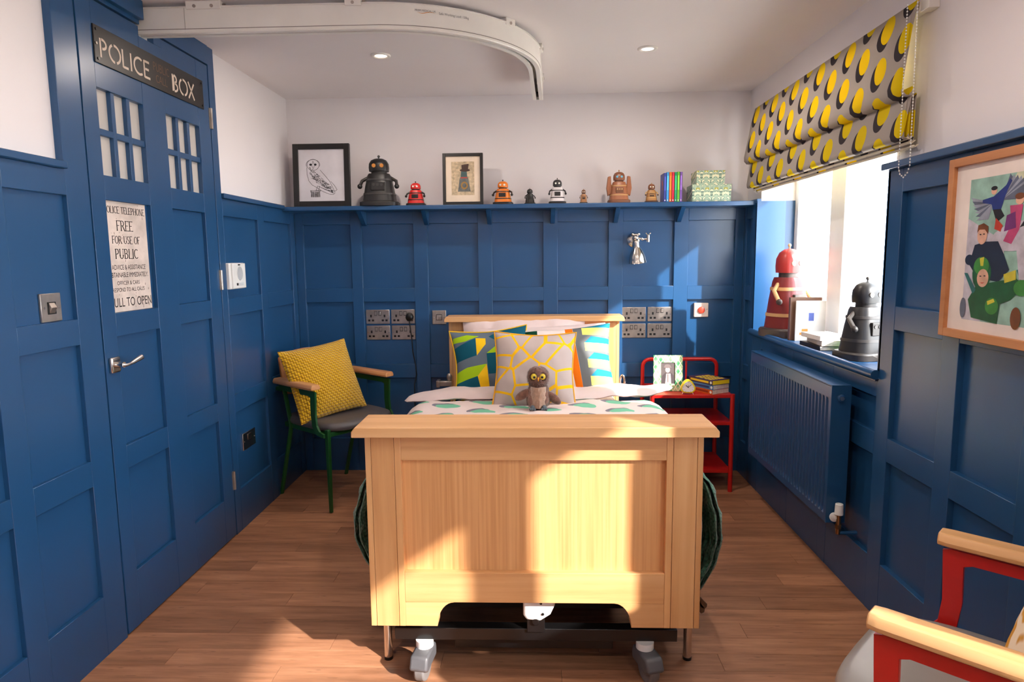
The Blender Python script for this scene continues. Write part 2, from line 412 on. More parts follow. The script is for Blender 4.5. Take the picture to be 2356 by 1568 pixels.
# --- left wall
wl = tag(bx('wall_left', M_white, None, LW - .15, LW, FY, BW, 0, H), kind='structure')
wl_blk = M_blue
panel_wall(wl, 'x', LX, RL, 1, [(y0, y0 + .276) for y0 in (-.93, -.58, -.23, .12, .47, .82, 1.12, 1.46, 1.82)], ZR, FY, 2.075, 0, ZT)
panel_wall(wl, 'x', LX, RL, 1, [(3.131, 3.520), (3.602, 3.992)], ZR, 3.125, BY, 0, ZT)
bx('rail_cap', M_blue, wl, LW, LX + .014, FY, 2.074, ZT, 1.635, bev=.003)
bx('rail_cap', M_blue, wl, LW, LX + .014, 3.126, BY - .18, ZT, 1.635, bev=.003)
# --- door casing and cupboard door
d1 = thing('door_1', 'dark blue panelled cupboard door', None); d1['kind'] = 'structure'; del d1['label']
DY0, DY1, DZ = 2.193, 3.062, 2.185
bx('casing', M_blue, d1, LW - .02, LX, 2.075, DY0 - .009, 0, H, bev=.002)
bx('casing', M_blue, d1, LW - .02, LX, DY1 + .006, 3.125, 0, H, bev=.002)
TY0, TY1 = 2.545, 2.635   # track slot
bx('door_header', M_blue, d1, LW - .02, LX + .002, DY0 - .005, TY0, DZ + .006, H)
bx('door_header', M_blue, d1, LW - .02, LX + .002, TY1, DY1 + .006, DZ + .006, H)
bx('header_moulding', M_blue, d1, LX, LX + .022, DY0 - .118, TY0, DZ + .020, H, bev=.002)
bx('door_gap', M_gap, d1, LW - .01, LX - .030, DY0 - .006, DY1 + .007, 0, H)
DC = [(2.268, 2.536), (2.690, 2.958)]; DR = [(.21, .593), (.676, 1.067), (1.148, 1.535), (1.617, 1.904)]
LD = LX - .001
def dbx(n, a, b, za, zb, d0=LD, d1_=LX - .03): return bx(n, M_blue, d1, d1_, d0, a, b, za, zb, bev=.0015)
for a, b in ((DY0, DC[0][0]), (DC[0][1], DC[1][0]), (DC[1][1], DY1)):
    dbx('stile', a, b, .006, DZ if not (a < TY1 and b > TY0) else 2.15)
dbx('top_rail', DC[0][1], TY0 - .004, 2.15, DZ); dbx('top_rail', TY1 + .004, DC[1][0], 2.15, DZ)
zc = [.006] + [e for p in DR for e in p] + [DZ]
for a, b in DC:
    for i in range(0, len(zc), 2):
        dbx('rail', a, b, zc[i], zc[i + 1], LD - .0005)
    for za, zb in DR[:3]: dbx('panel', a, b, za, zb, RL - .001)
M_pane = mat('frosted_glass', (205, 198, 192), .22, var=.03, scale=3)
for a, b in DC:
    za, zb = DR[3]; w3 = (b - a) / 3; zm = (za + zb) / 2
    for i in range(3):
        for (p, q) in ((za, zm), (zm, zb)):
            bx('pane', M_pane, d1, RL - .012, RL - .006, a + i * w3, a + (i + 1) * w3, p, q)
    for i in (1, 2): dbx('glazing_bar', a + i * w3 - .010, a + i * w3 + .010, za, zb, LD - .004, RL - .01)
    dbx('glazing_bar', a, b, zm - .011, zm + .011, LD - .0045, RL - .01)
for z in (1.958, 1.235, .275):
    hg = MB().cyl((LX + .004, DY1 + .003, z - .045), (LX + .004, DY1 + .003, z + .045), .006, seg=10)
    hg.box(LX - .004, LX + .0015, DY1 - .010, DY1 + .014, z - .045, z + .045)
    for k in (-.02, .02): hg.cyl((LX + .004, DY1 + .003, z + k - .001), (LX + .004, DY1 + .003, z + k + .001), .0066, seg=10)
    hg.build('hinge', M_steel, d1, smooth=True)
hm = Matrix.Translation((0, 0, 0))
ha = MB().box(LX - .002, LX + .012, 2.207, 2.257, .945, 1.000).build('door_handle', M_chrome, d1, bev=.006, seg=3)
hl = MB(); hl.cyl((LX, 2.232, .974), (LX + .042, 2.226, .974), .010)
hl.tube([(LX + .040, 2.218, .974), (LX + .046, 2.232, .972), (LX + .047, 2.250, .973), (LX + .047, 2.262, .975)], .006, 12, r2=.005)
hl.tube([(LX + .047, 2.255, .974), (LX + .047, 2.272, .977), (LX + .047, 2.295, .982), (LX + .046, 2.318, .986)], .0055, 12, r2=.0105)
hl.ball((LX + .046, 2.319, .986), .0104, 12)
hl.build('lever', M_chrome, ha, smooth=True)
# back shelf (picture ledge) with brackets
SY, SZ = 3.880, 1.627
sh = thing('picture_shelf', 'long blue painted shelf with brackets on the back wall', 'shelf', (0, BY, SZ))
MB().box(LX - .02, 1.300, SY - BY, .017, -.025, 0).build('shelf_board', M_blue, sh, bev=.003)
for x in (-1.025, -.648, -.270, .106, .478, .850):
    MB().prism([(SY - BY + .035, -.0255), (-.0005, -.0255), (-.0005, -.105), (-.022, -.105)], 'x', x - .013, x + .013).build('bracket', M_blue, sh, bev=.0015)

# --- right wall with two window openings
WA, WB_, WC, WD = 2.442, 3.846, -1.0, 1.075
SILL = .895; WTOP = 2.10; OUT = 1.56
wr = tag(bx('wall_right', M_white, None, RW, OUT, FY, BW, 0, SILL - .03), kind='structure')
bx('upper_wall', M_white, wr, RW, OUT, FY, BW, WTOP, H)
for a, b in ((FY, WC), (WD, WA), (WB_, BW)):
    bx('wall_pier', M_white, wr, RW, OUT, a, b, SILL - .03, WTOP)
RE = [(y0, y0 + .278) for y0 in (1.352, 1.712, 2.072)]
panel_wall(wr, 'x', RX, RX + .02, -1, RE, ZR, WD, WA, 0, ZT)
panel_wall(wr, 'x', RX, RX + .02, -1, [(2.442, 2.80), (2.88, 3.25), (3.33, 3.70)], [(.208, .592), (.677, .808)], WA, WB_, 0, SILL - .01)
panel_wall(wr, 'x', RX, RX + .02, -1, [(3.915, 4.02)], ZR, WB_, BY, 0, ZT)
panel_wall(wr, 'x', RX, RX + .02, -1, [(y0, y0 + .278) for y0 in (-1.3, -.94, -.58, -.22, .14, .50, .79 - .02)], [(.208, .592), (.677, .808)], FY, WD, 0, SILL - .01)
bx('rail_cap', M_blue, wr, RX - .030, RW + .002, WD, WA, ZT, 1.635, bev=.003)
bx('rail_cap', M_blue, wr, RX - .002, RW + .002, WB_, BY, ZT, 1.635, bev=.003)
# window reveals: blue lining below the rail height, plaster above
for (yy, s) in ((WB_, 1), (WA, -1)):
    bx('jamb_lining', M_blue, wr, RX, 1.452, yy - s * .004, yy + s * .012, SILL, 1.622)
for nm, a, b in (('window_sill', WA, WB_), ('window_sill', WC, WD)):
    s_ = MB().box(RX - .008, 1.49, a - .001, b + .001, SILL - .03, SILL)
    s_.build(nm, M_blue, wr, bev=.001)
    MB().cyl((RX - .012, a - .012, SILL - .004), (RX - .012, b - .0, SILL - .004), .018).build('sill_nosing', M_blue, wr, smooth=True)
# window frames
def glass():
    m, nt, p = newmat('window_glass'); nt.nodes.remove(p)
    t = nt.nodes.new('ShaderNodeBsdfTransparent'); g = nt.nodes.new('ShaderNodeBsdfGlossy'); g.inputs['Roughness'].default_value = .02
    mx = nt.nodes.new('ShaderNodeMixShader'); mx.inputs[0].default_value = .04
    nt.links.new(t.outputs[0], mx.inputs[1]); nt.links.new(g.outputs[0], mx.inputs[2]); nt.links.new(mx.outputs[0], nt.nodes['Material Output'].inputs[0]); return m
M_glass = glass()
def window(n, a, b, mull, low=.05):
    wroot = bpy.data.objects.new('window_%d' % n, None); COL.objects.link(wroot); wroot['kind'] = 'structure'
    F0, F1 = 1.45, 1.505
    fr = MB(); fr.box(F0, F1, a, a + .05, SILL, WTOP); fr.box(F0, F1, b - .05, b, SILL, WTOP); fr.box(F0, F1, a, b, SILL, SILL + low); fr.box(F0, F1, a, b, WTOP - .05, WTOP)
    fr.build('window_frame', M_pvc, wroot)
    for (c, d) in mull: bx('mullion', M_pvc, wroot, F0, F1, c, d, SILL + low, WTOP - .05, bev=.003)
    ed = [a + .05] + [e for m_ in mull for e in m_] + [b - .05]
    for i in range(0, len(ed), 2): bx('pane', M_glass, wroot, 1.474, 1.478, ed[i], ed[i + 1], SILL + low, WTOP - .05)
window(1, WA, WB_, [(3.238, 3.39)])
window(2, WC, WD, [(.421, .575), (-.45, -.33)], .012)
# rest of the shell
tag(bx('wall_front', M_white, None, -1.6, 1.7, FY - .15, FY, 0, H), kind='structure')
# outside, unseen: eave added to cut the sun, pale ground added to bounce it
tag(bx('sun_cut_eave', mat('sun_cut_eave_paint', (230, 230, 228), .7), None, OUT, 1.90, FY - .5, BY + .6, 2.05, 2.22), kind='structure')
tag(bx('bounce_ground', mat('bounce_ground_pale', (205, 198, 186), .9), None, OUT, 14, -10, 14, -.25, -.15), kind='structure')
#PART2
# ------------------------------------------------------------------ bed
bed = thing('bed', 'light oak adjustable bed with shaker headboard and footboard', 'bed', (-.01, 0, 0))
fb = bx('footboard', M_oakp, bed, -.395, .395, 1.952, 1.972, .372, .729)   # centre panel, framed by its sub-parts
for s_ in (-1, 1):
    for nm_, a, b in (('post_edge', .4855, .5025), ('post', .4155, .4845), ('post_edge', .395, .4145)):
        bx(nm_, M_oakz, fb, s_ * a, s_ * b, 1.930, 1.985, .2, .8155, bev=.0012)
MB().prism([(-.522, .8160), (.528, .8160), (.528, .833), (.517, .846), (-.511, .846), (-.522, .833)], 'y', 1.857, 2.022).build('cap', M_oakx, fb, bev=.002)
bx('top_rail', M_oakx, fb, -.3948, .3948, 1.9305, 1.983, .727, .8155, bev=.0012)
bx('bottom_rail', M_oakx, fb, -.3948, .3948, 1.9305, 1.983, .278, .374, bev=.0012)
for s_ in (-1, 1):
    arc = [(s_ * (.245 + .052 * math.sin(math.radians(t))), .2005 + .0775 * math.cos(math.radians(t))) for t in range(0, 91, 10)]
    MB().prism([(s_ * .3948, .2005), (s_ * .3948, .2775)] + arc, 'y', 1.9305, 1.983).build('foot_bracket', M_oakx, fb, bev=.001)
hb = bx('headboard', M_oakp, bed, -.396, .396, 3.945, 3.96, .30, .891)
for s_ in (-1, 1):
    for nm_, a, b in (('post_edge', .485, .503), ('post', .416, .484), ('post_edge', .396, .415)):
        bx(nm_, M_oakz, hb, s_ * a, s_ * b, 3.93, 3.975, .30, .952, bev=.0012)
MB().prism([(-.522, .9525), (.526, .9525), (.526, .970), (.515, .984), (-.511, .984), (-.522, .970)], 'y', 3.875, 4.02).build('cap', M_oakx, hb, bev=.002)
bx('top_rail', M_oakx, hb, -.3958, .3958, 3.931, 3.972, .89, .952, bev=.001)
# steel underframe
uf = MB(); uf.box(-.445, .451, 1.992, 2.032, .118, .158)
uf.box(-.445, .451, 3.82, 3.86, .118, .158)
for x in (-.40, .36): uf.box(x, x + .04, 2.03, 3.83, .12, .155)
for x in (-.385, .385): uf.box(x - .04, x + .04, 2.0, 2.04, .155, .215)
uf.box(-.26, .255, 2.045, 2.06, .060, .104)
uf.build('underframe', M_blackgl, bed, bev=.002)
bx('sump_panel', M_black, bed, -.44, .44, 2.10, 2.12, .17, .40)
bx('platform', M_black, bed, -.46, .46, 2.0, 3.92, .33, .40, bev=.004)
for s_ in (-1, 1): bx('side_rail', M_oakx if 0 else wood('oak_side', (200, 142, 88), (220, 166, 110), (230, 182, 128), 'y') if s_ < 0 else bpy.data.materials['oak_side'], bed, s_ * .47, s_ * .495, 1.99, 3.93, .27, .40, bev=.003)
bk = MB(); bk.box(-.022, .034, 1.984, 1.994, .150, .212); bk.box(-.022, .034, 1.994, 2.02, .158, .212); bk.cyl((.006, 1.975, .190), (.006, 1.985, .190), .012)
bk.build('actuator_bracket', M_blackgl, bed, bev=.002)
ac = MB().prism([(-.024, .196), (-.034, .212), (-.034, .32), (.066, .32), (.066, .245), (.052, .214), (.028, .198), (.022, .192)], 'y', 1.975, 2.05).build('actuator', M_pvc, bed, bev=.008, seg=3)
for (x, z) in ((.022, .254), (.028, .218)): MB().cyl((x, 1.9715, z), (x, 1.9755, z), .0042, seg=10).build('screw', M_black, ac, smooth=True)
for x in (-.350, .350):
    for yy in (1.995, 3.84):
        cs = MB().cyl((x, yy, .098), (x, yy, .120), .028, seg=24).build('caster', M_pvc, bed, smooth=True)
        m = Matrix.Translation((x, yy, 0)) @ Matrix.Rotation(math.radians(-8 if x < 0 else 18), 4, 'Z')
        hs = MB(); pr = [(-.030, .098), (.030, .098), (.036, .075), (.034, .050), (-.060, .044), (-.080, .058), (-.064, .096)]
        hs.prism([(p[0], p[1]) for p in pr], 'x', -.029, .029, m); hs.build('housing', mat('grey_caster', (92, 92, 96), .4) if x < 0 and yy < 3 else bpy.data.materials['grey_caster'], cs, bev=.008, seg=3)
        wh = MB(); wh.cyl(m @ Vector((-.017, -.026, .047)), m @ Vector((.017, -.026, .047)), .0468, seg=28)
        wh.build('wheel', mat('wheel_grey', (120, 118, 118), .5), cs, bev=.006)
for (x, yy) in ((-.487, 2.075), (.506, 2.09), (-.487, 3.9), (.506, 3.9)):
    l = MB(); l.cyl((x, yy, 0.004), (x, yy, .27), .0135, seg=20); l.build('leg', M_chrome, bed, smooth=True)
    # small black foot tip
    bx_ = MB().cyl((x, yy, 0), (x, yy, .010), .0142, seg=20).build('leg_tip', M_black, bed, smooth=True)
# grab rail fittings beside the headboard
gr = MB(); gr.box(-.56, -.485, 3.86, 3.90, .575, .605); gr.box(-.575, -.555, 3.85, 3.91, .57, .61); gr.ball((-.50, 3.885, .625), .018, 12, (1, .6, 1.4)); gr.build('rail_clamp', M_steel, bed, bev=.003)
gl = MB(); gl.tube([(.515 + .013 * math.cos(a * PI / 8), 3.86, .60 + .038 * math.sin(a * PI / 8)) for a in range(0, 17)], .006, 8); gl.box(.49, .53, 3.85, 3.88, .54, .565); gl.build('rail_loop', M_chrome, bed, smooth=True)

mt = MB().box(-.47, .45, 2.03, 3.92, .402, .535).build('mattress', mat('mattress_ticking', (236, 230, 222), .85, bmp=.1, bscale=200), bev=.03, seg=3)
tag(mt, 'white mattress under the leaf-patterned duvet, almost wholly covered', 'mattress')

def nz(x, y, z=0, s=1): return noise.noise(Vector((x * s, y * s, z * s)))
M_duvet = ovals('duvet_print', (228, 208, 202), (120, 190, 156), (128, 122, 132), 0, 1, -.095, 3.27, .34, .19, .058, .034, -.020, .016, .85, warp=.05)
def sheet(x0, x1, zt, y0, y1, drop, nu, nv, amp, th, taper=None, seed=0):
    """quilt draped over the mattress: closed shell"""
    xc, hw = (x0 + x1) / 2, (x1 - x0) / 2; R = .085
    flat = 2 * (hw - R); L = flat + 2 * (PI / 2 * R) + 2 * drop
    def surf(u, v, off):
        s = (u - .5) * L; sg = 1 if s >= 0 else -1; a = abs(s)
        if a < flat / 2: px, pz, nx, nz_ = a, 0, 0, 1
        elif a < flat / 2 + PI / 2 * R:
            t = (a - flat / 2) / R; px, pz, nx, nz_ = flat / 2 + R * math.sin(t), -R + R * math.cos(t), math.sin(t), math.cos(t)
        else: px, pz, nx, nz_ = flat / 2 + R, -R - (a - flat / 2 - PI / 2 * R), 1, 0
        yy = y0 + v * (y1 - y0)
        e = min(1, min(u, 1 - u) * 8, min(v, 1 - v) * 12); e = math.sqrt(max(e, 0))
        n = amp * (nz(px * sg, yy, seed, 5) + .5 * nz(px * sg, yy, seed + 3, 13) + .25 * nz(px * sg, yy, seed + 5, 30))
        o = (th * e + n) * (1 if off > 0 else 0)
        k = taper(v) if taper else 1
        return Vector((xc + sg * (px + nx * o) * k, yy, zt - th + pz + nz_ * o))
    mb = MB(); mb.grid(lambda u, v: surf(u, v, 1), nu, nv); mb.grid(lambda u, v: surf(u, 1 - v, 0), nu, nv)
    bmesh.ops.remove_doubles(mb.bm, verts=mb.bm.verts, dist=.0015)
    return mb
dv = sheet(-.635, .645, .588, 2.06, 3.52, .10, 70, 64, .012, .045, lambda v: .80 + .20 * min(1, max(0, (v - .35) / .35)) ** .8).build('duvet', M_duvet, None, smooth=True, ang=80)
tag(dv, 'pale pink duvet printed with green leaf ovals spread over the bed', 'duvet')
# turned-back end of the duvet: flat pale pink border with pointed corners
def edge_fn(side):
    def f(u, v):
        s = u * 2 - 1; a = abs(s)
        x = -.01 + s * .70 + (.05 * s if s > 0 else 0)
        k = max(0, 1 - a ** 6) ** .5
        yc = 3.545 + .06 * max(0, s) ** 2 ; hw = .115 * (1 - .55 * a ** 3) * (1 if a < .995 else .3)
        z = .592 + .014 * nz(x, 0, 1, 6) - .03 * max(0, -s) ** 4 + (.018 * max(0, s) ** 3)
        th = .040 * k * (1 - abs(v * 2 - 1) ** 2.2) ** .5 if abs(v * 2 - 1) < 1 else 0
        return Vector((x, yc + (v * 2 - 1) * hw, z + side * th + .006 * nz(x, v, 2, 14) * k))
    return f
mb = MB(); mb.grid(edge_fn(1), 70, 14); mb.grid(lambda u, v: edge_fn(-.4)(u, 1 - v), 70, 14); bmesh.ops.remove_doubles(mb.bm, verts=mb.bm.verts, dist=.001)
mb.build('folded_edge', M_linen, dv, smooth=True, ang=80)

# green cable-knit throw across the bed, hanging at both sides
def throw_fn(side):
    def f(u, v):
        s = (u - .5) * 2; sg = 1 if s > 0 else -1; a = abs(s)
        drop = .50 if s > 0 else .40; ysp = (v - .5)
        if a < .5: x = -.005 + s / .5 * .545; z = .612; sq = 1
        else:
            t = (a - .5) / .5; bulge = .055 * math.sin(min(1, t * 1.15) * PI) ** .8 if s > 0 else .050 * math.sin(t * PI)
            x = (.540 if s > 0 else -.550) + sg * (bulge * 1.15 - .030 * t ** 2); z = .612 - drop * t ** .9; sq = 1 - .35 * t
        y = 2.32 + ysp * .42 * sq
        rib = .007 * abs(math.sin(v * PI * 6)) + .004 * math.sin(v * PI * 30) + .006 * math.sin((z if a > .5 else x) * 70 + math.floor(v * 6) * 1.5) * abs(math.sin(v * PI * 6))
        o = rib + side * .011
        return Vector((x + (sg * o if a >= .5 else 0), y, z + (o if a < .5 else 0)))
    return f
mb = MB(); mb.grid(throw_fn(1), 110, 60); mb.grid(lambda u, v: throw_fn(-.5)(u, 1 - v), 110, 60)
tw = mb.build('throw_blanket', M_gknit, None, smooth=True, ang=80)
tag(tw, 'dark green cable-knit throw hanging down both sides of the bed', 'blanket')
# tassel fringe at the lower corner
M_bron = mat('brown_leather', (96, 66, 42), .6)
for i, (x, l, tl) in enumerate(((.490, .045, -8), (.508, .062, 12), (.525, .055, 28), (.535, .04, 36))):
    m_ = Matrix.Translation((x, 2.12, .195)) @ Matrix.Rotation(math.radians(-tl), 4, 'Y')
    MB().prism([(-.010, 0), (.010, 0), (.014, -l * .8), (.006, -l), (-.006, -l), (-.010, -l * .7)], 'y', -.004, .004, m_).build('tassel', M_bron, tw, bev=.002)
MB().prism([(.470, .185), (.480, .22), (.520, .215), (.545, .195), (.53, .178), (.51, .19), (.49, .174)], 'y', 2.112, 2.128).build('tassel', M_bron, tw, bev=.003)

# ------------------------------------------------------------------ pillows and cushions
def cushion(name, w_, h_, t, mt_, loc, tilt, yaw=0, roll=0, pinch=.07, amp=.006, seed=0, pipe=None, n=30, parent=None, sag=None):
    """upright cushion, local x width, z height, -y front"""
    def out(u, v):
        x = u * w_ / 2 * (1 - pinch * (1 - abs(v) ** 1.6) + (.0 if sag is None else 0)); z = v * h_ / 2 * (1 - pinch * (1 - abs(u) ** 1.6))
        if sag: x, z = sag(u, v, x, z)
        return x, z
    def fn(side):
        def f(a, b):
            u = a * 2 - 1; v = b * 2 - 1
            u = math.copysign(abs(u) ** .8, u); v = math.copysign(abs(v) ** .8, v)
            x, z = out(u, v); th = t / 2 * (max(0, 1 - abs(u) ** 2.6) ** .62) * (max(0, 1 - abs(v) ** 2.6) ** .62)
            e = max(0, 1 - u * u) * max(0, 1 - v * v)
            return Vector((x, side * th + (amp * (nz(x, z, seed, 7) + .6 * nz(x, z, seed + 2, 19))) * min(1, 4 * e) * -1, z))
        return f
    mb = MB(); mb.grid(fn(-1), n, n); mb.grid(lambda a, b: fn(1)(1 - a, b), n, n)
    bmesh.ops.remove_doubles(mb.bm, verts=mb.bm.verts, dist=.0008)
    o = mb.build(name, mt_, parent, smooth=True, ang=80)
    o.matrix_world = Matrix.Translation(loc) @ Matrix.Rotation(math.radians(yaw), 4, 'Z') @ Matrix.Rotation(math.radians(tilt), 4, 'X') @ Matrix.Rotation(math.radians(roll), 4, 'Y')
    if pipe:
        pts = []
        for k in range(4):
            for i in range(14):
                q = i / 14 * 2 - 1
                u, v = ((q, -1), (1, q), (-q, 1), (-1, -q))[k]; x, z = out(u, v); pts.append((x * 1.004, 0, z * 1.004))
        pts.append(pts[0]); p = MB().tube(pts, .0042, 6).build('piping', pipe, o, smooth=True)
    return o
M_pipe = mat('yellow_piping', (240, 190, 20), .7)
M_pipe2 = mat('orange_piping', (240, 170, 20), .7)
p1 = cushion('pillow', .72, .42, .13, M_linen, (-.065, 3.85, .775), -14, 0, -1.0, .04, .016, 3)
tag(p1, 'pale pink pillow leaning on the oak headboard, the rear one', 'pillow')
p2 = cushion('pillow', .76, .40, .13, M_linen, (.03, 3.765, .745), -20, 0, -2.5, .04, .016, 9)
tag(p2, 'pale pink pillow in front of another pillow, behind the patterned cushions', 'pillow')
def print_mat(name, base, polys, w_, h_, X0, X1, Y0, Y1):
    m, nt, p = newmat(name); cx, cy, cz = sep(nt, objco(nt))
    u = cx * (1 / w_) + .5; v = cz * (1 / h_) + .5
    c = lin(base)
    for rgb, pts in polys:
        q = [((x - X0) / (X1 - X0), (Y1 - y_) / (Y1 - Y0)) for x, y_ in pts]
        c = mixc(nt, polymask(nt, u, v, q), c, lin(rgb))
    nt.links.new(c, p.inputs['Base Color']); p.inputs['Roughness'].default_value = .85; p.inputs['Specular IOR Level'].default_value = .2
    bump(nt, p, noisetex(nt, objco(nt), 500, 2), .3, .0006); return m
TEAL, GRY, LIME, YEL = (12, 84, 104), (100, 112, 124), (160, 196, 24), (246, 196, 28)
M_geo = print_mat('geometric_print', GRY, [
    (LIME, [(255, 620), (275, 520), (420, 500), (640, 545), (560, 575), (400, 575)]), (TEAL, [(255, 640), (512, 548), (508, 740), (262, 790)]),
    (YEL, [(512, 548), (615, 562), (612, 630), (510, 740)]), (TEAL, [(612, 728), (900, 728), (900, 945), (612, 945)]), (LIME, [(612, 728), (740, 640), (860, 728)]),
    (LIME, [(245, 905), (400, 855), (605, 840), (500, 955), (245, 1010)]), (YEL, [(605, 842), (612, 1060), (540, 1190), (500, 955)]),
    (TEAL, [(240, 1010), (500, 955), (536, 1190), (240, 1190)]), (LIME, [(640, 1190), (760, 1050), (800, 1190)]),
    (TEAL, [(650, 545), (1080, 300), (1090, 730), (900, 730)])], .435, .40, 240, 1070, 430, 1180)
c1 = cushion('cushion', .435, .40, .14, M_geo, (-.245, 3.655, .747), -22, 4, -4.5, .12, .008, 21, M_pipe)
tag(c1, 'teal, grey and lime geometric cushion on the left, with yellow piping', 'cushion')
polys = [((236, 222, 216), [(1240, 430), (1575, 430), (1575, 600), (1240, 600)]), ((14, 72, 52), [(1040, 430), (1250, 430), (1250, 600), (1040, 600)]), ((240, 120, 14), [(1540, 380), (1660, 430), (1745, 1200), (1620, 1200), (1590, 700)]),
         ((112, 116, 118), [(1660, 400), (2150, 400), (2150, 1200), (1745, 1200)])]
for k in range(5):
    dx, dy = 20 * k, 185 * k - 125
    polys.append(((36, 130, 160), [(1770 + dx, 560 + dy), (1850 + dx, 490 + dy), (2200, 540 + dy), (2200, 610 + dy)]))
    polys.append(((244, 240, 120), [(1768 + dx, 560 + dy), (2200, 590 + dy), (2200, 680 + dy), (1772 + dx, 655 + dy)]))
M_str = print_mat('stripe_print', (226, 214, 208), polys, .485, .40, 1085, 2110, 395, 1190)
c2 = cushion('cushion', .485, .40, .14, M_str, (.185, 3.665, .752), -20, -3, -4.5, .09, .006, 33)
tag(c2, 'grey, orange and yellow striped cushion on the right in sunlight', 'cushion')
def vor_mat():
    m, nt, p = newmat('crackle_print')
    vo = nt.nodes.new('ShaderNodeTexVoronoi'); vo.feature = 'DISTANCE_TO_EDGE'; vo.inputs['Scale'].default_value = 1; vo.inputs['Randomness'].default_value = .95
    mp = objco(nt, (8.6, 0, 8.2)); nt.links.new(mp, vo.inputs['Vector'])
    e = X(nt, vo.outputs['Distance']).lt(.044)
    c = mixc(nt, e, lin((190, 172, 166)), lin((250, 190, 20)))
    nt.links.new(c, p.inputs['Base Color']); p.inputs['Roughness'].default_value = .85; p.inputs['Specular IOR Level'].default_value = .2
    bump(nt, p, noisetex(nt, objco(nt), 500, 2), .3, .0006); return m
c3 = cushion('cushion', .430, .42, .16, vor_mat(), (-.006, 3.415, .742), -24, 0, 1.2, .10, .008, 55, M_pipe2)
tag(c3, 'beige cushion with a yellow crackle line pattern, behind the toy owl', 'cushion')

# ------------------------------------------------------------------ plush owl
M_fur = mat('brown_fur', (132, 88, 72), .95, var=.25, scale=40, bmp=.6, bscale=220, sheen=.6, bdist=.004)
M_furl = mat('tan_fur', (176, 138, 116), .95, var=.12, scale=60, bmp=.6, bscale=200, sheen=.6, bdist=.004)
ow = thing('toy_owl', 'small brown plush owl toy with yellow eyes sitting on the duvet', 'soft toy', (.012, 3.225, .590), 0)
prof = [(0, 0), (.035, .002), (.052, .015), (.058, .04), (.056, .07), (.050, .098), (.042, .112), (.044, .120), (.050, .135), (.053, .155), (.050, .178), (.038, .196), (.018, .206), (0, .208)]
mb = MB().lathe(prof, 28, None, 1, .82)
for v in mb.bm.verts: v.co += v.co.normalized() * .0025 * nz(v.co.x, v.co.y, v.co.z, 60) * 2
mb.build('body', M_fur, ow, smooth=True, ang=80)
mb = MB(); random.seed(4)
for i in range(5200):
    z = random.uniform(.005, .205); a = random.uniform(0, 2 * PI)
    r = 0
    for (r0, z0), (r1, z1) in zip(prof, prof[1:]):
        if z0 <= z <= z1 and z1 > z0: r = r0 + (r1 - r0) * (z - z0) / (z1 - z0)
    p = Vector((r * math.cos(a), r * math.sin(a) * .82, z)); 
    if p.y < -.02 and z > .012 and z < .108: continue
    n = Vector((math.cos(a), math.sin(a), (z - .1) * 2)).normalized(); d = (n + Vector((random.uniform(-.5, .5), random.uniform(-.5, .5), random.uniform(-1, .1)))).normalized()
    sd = d.cross(Vector((0, 0, 1))).normalized() * .0012
    mb.poly([p - sd, p + sd, p + d * .0075])
tag(mb.build('fur', M_fur, ow, recalc=False), kind='stuff')
mb = MB().grid(lambda u, v: Vector(((u - .5) * .084 * (1 - .25 * abs(v - .5)), -.052 - .008 * (1 - (2 * u - 1) ** 2) + .026 * (2 * u - 1) ** 2 + .006 * nz(u, v, 1, 6), .008 + v * .104)), 14, 16)
mb.build('chest', M_furl, ow, smooth=True, solid=.004)
for s_ in (-1, 1):
    m_ = Matrix.Translation((s_ * .074, -.010, .068 if s_ < 0 else .052)) @ Matrix.Rotation(math.radians(58 if s_ < 0 else -50), 4, 'Y')
    MB().ball((0, 0, 0), 1, 18, (.022, .014, .046), m_).build('wing', M_fur, ow, smooth=True)
    MB().ball((s_ * .021, -.041, .163), .0145, 18, (1, .45, 1.05)).build('eye', mat('owl_eye_%d' % (s_ + 1), (238, 206, 60), .2), ow, smooth=True)
    MB().ball((s_ * .019, -.0475, .161), .0062, 12, (1, .35, 1)).build('pupil', M_black, ow, smooth=True)
    MB().ball((s_ * .022, -.037, .163), .021, 18, (1, .25, 1.05)).build('eye_patch', mat('owl_patch_%d' % (s_ + 1), (84, 52, 40), .9), ow, smooth=True)
    f = MB()
    for k in (-1, 0, 1): f.ball((s_ * .028 + k * .010, -.066, .008), .0085, 10, (.75, 1.5, .8))
    f.ball((s_ * .028, -.055, .014), .012, 10); f.build('foot', mat('owl_foot_%d' % (s_ + 1), (92, 100, 108), .9), ow, smooth=True)
MB().tube([(0, -.046, .158), (0, -.054, .150), (0, -.054, .142)], .006, 8, r2=.001).build('beak', mat('owl_beak', (232, 150, 30), .5), ow, smooth=True)

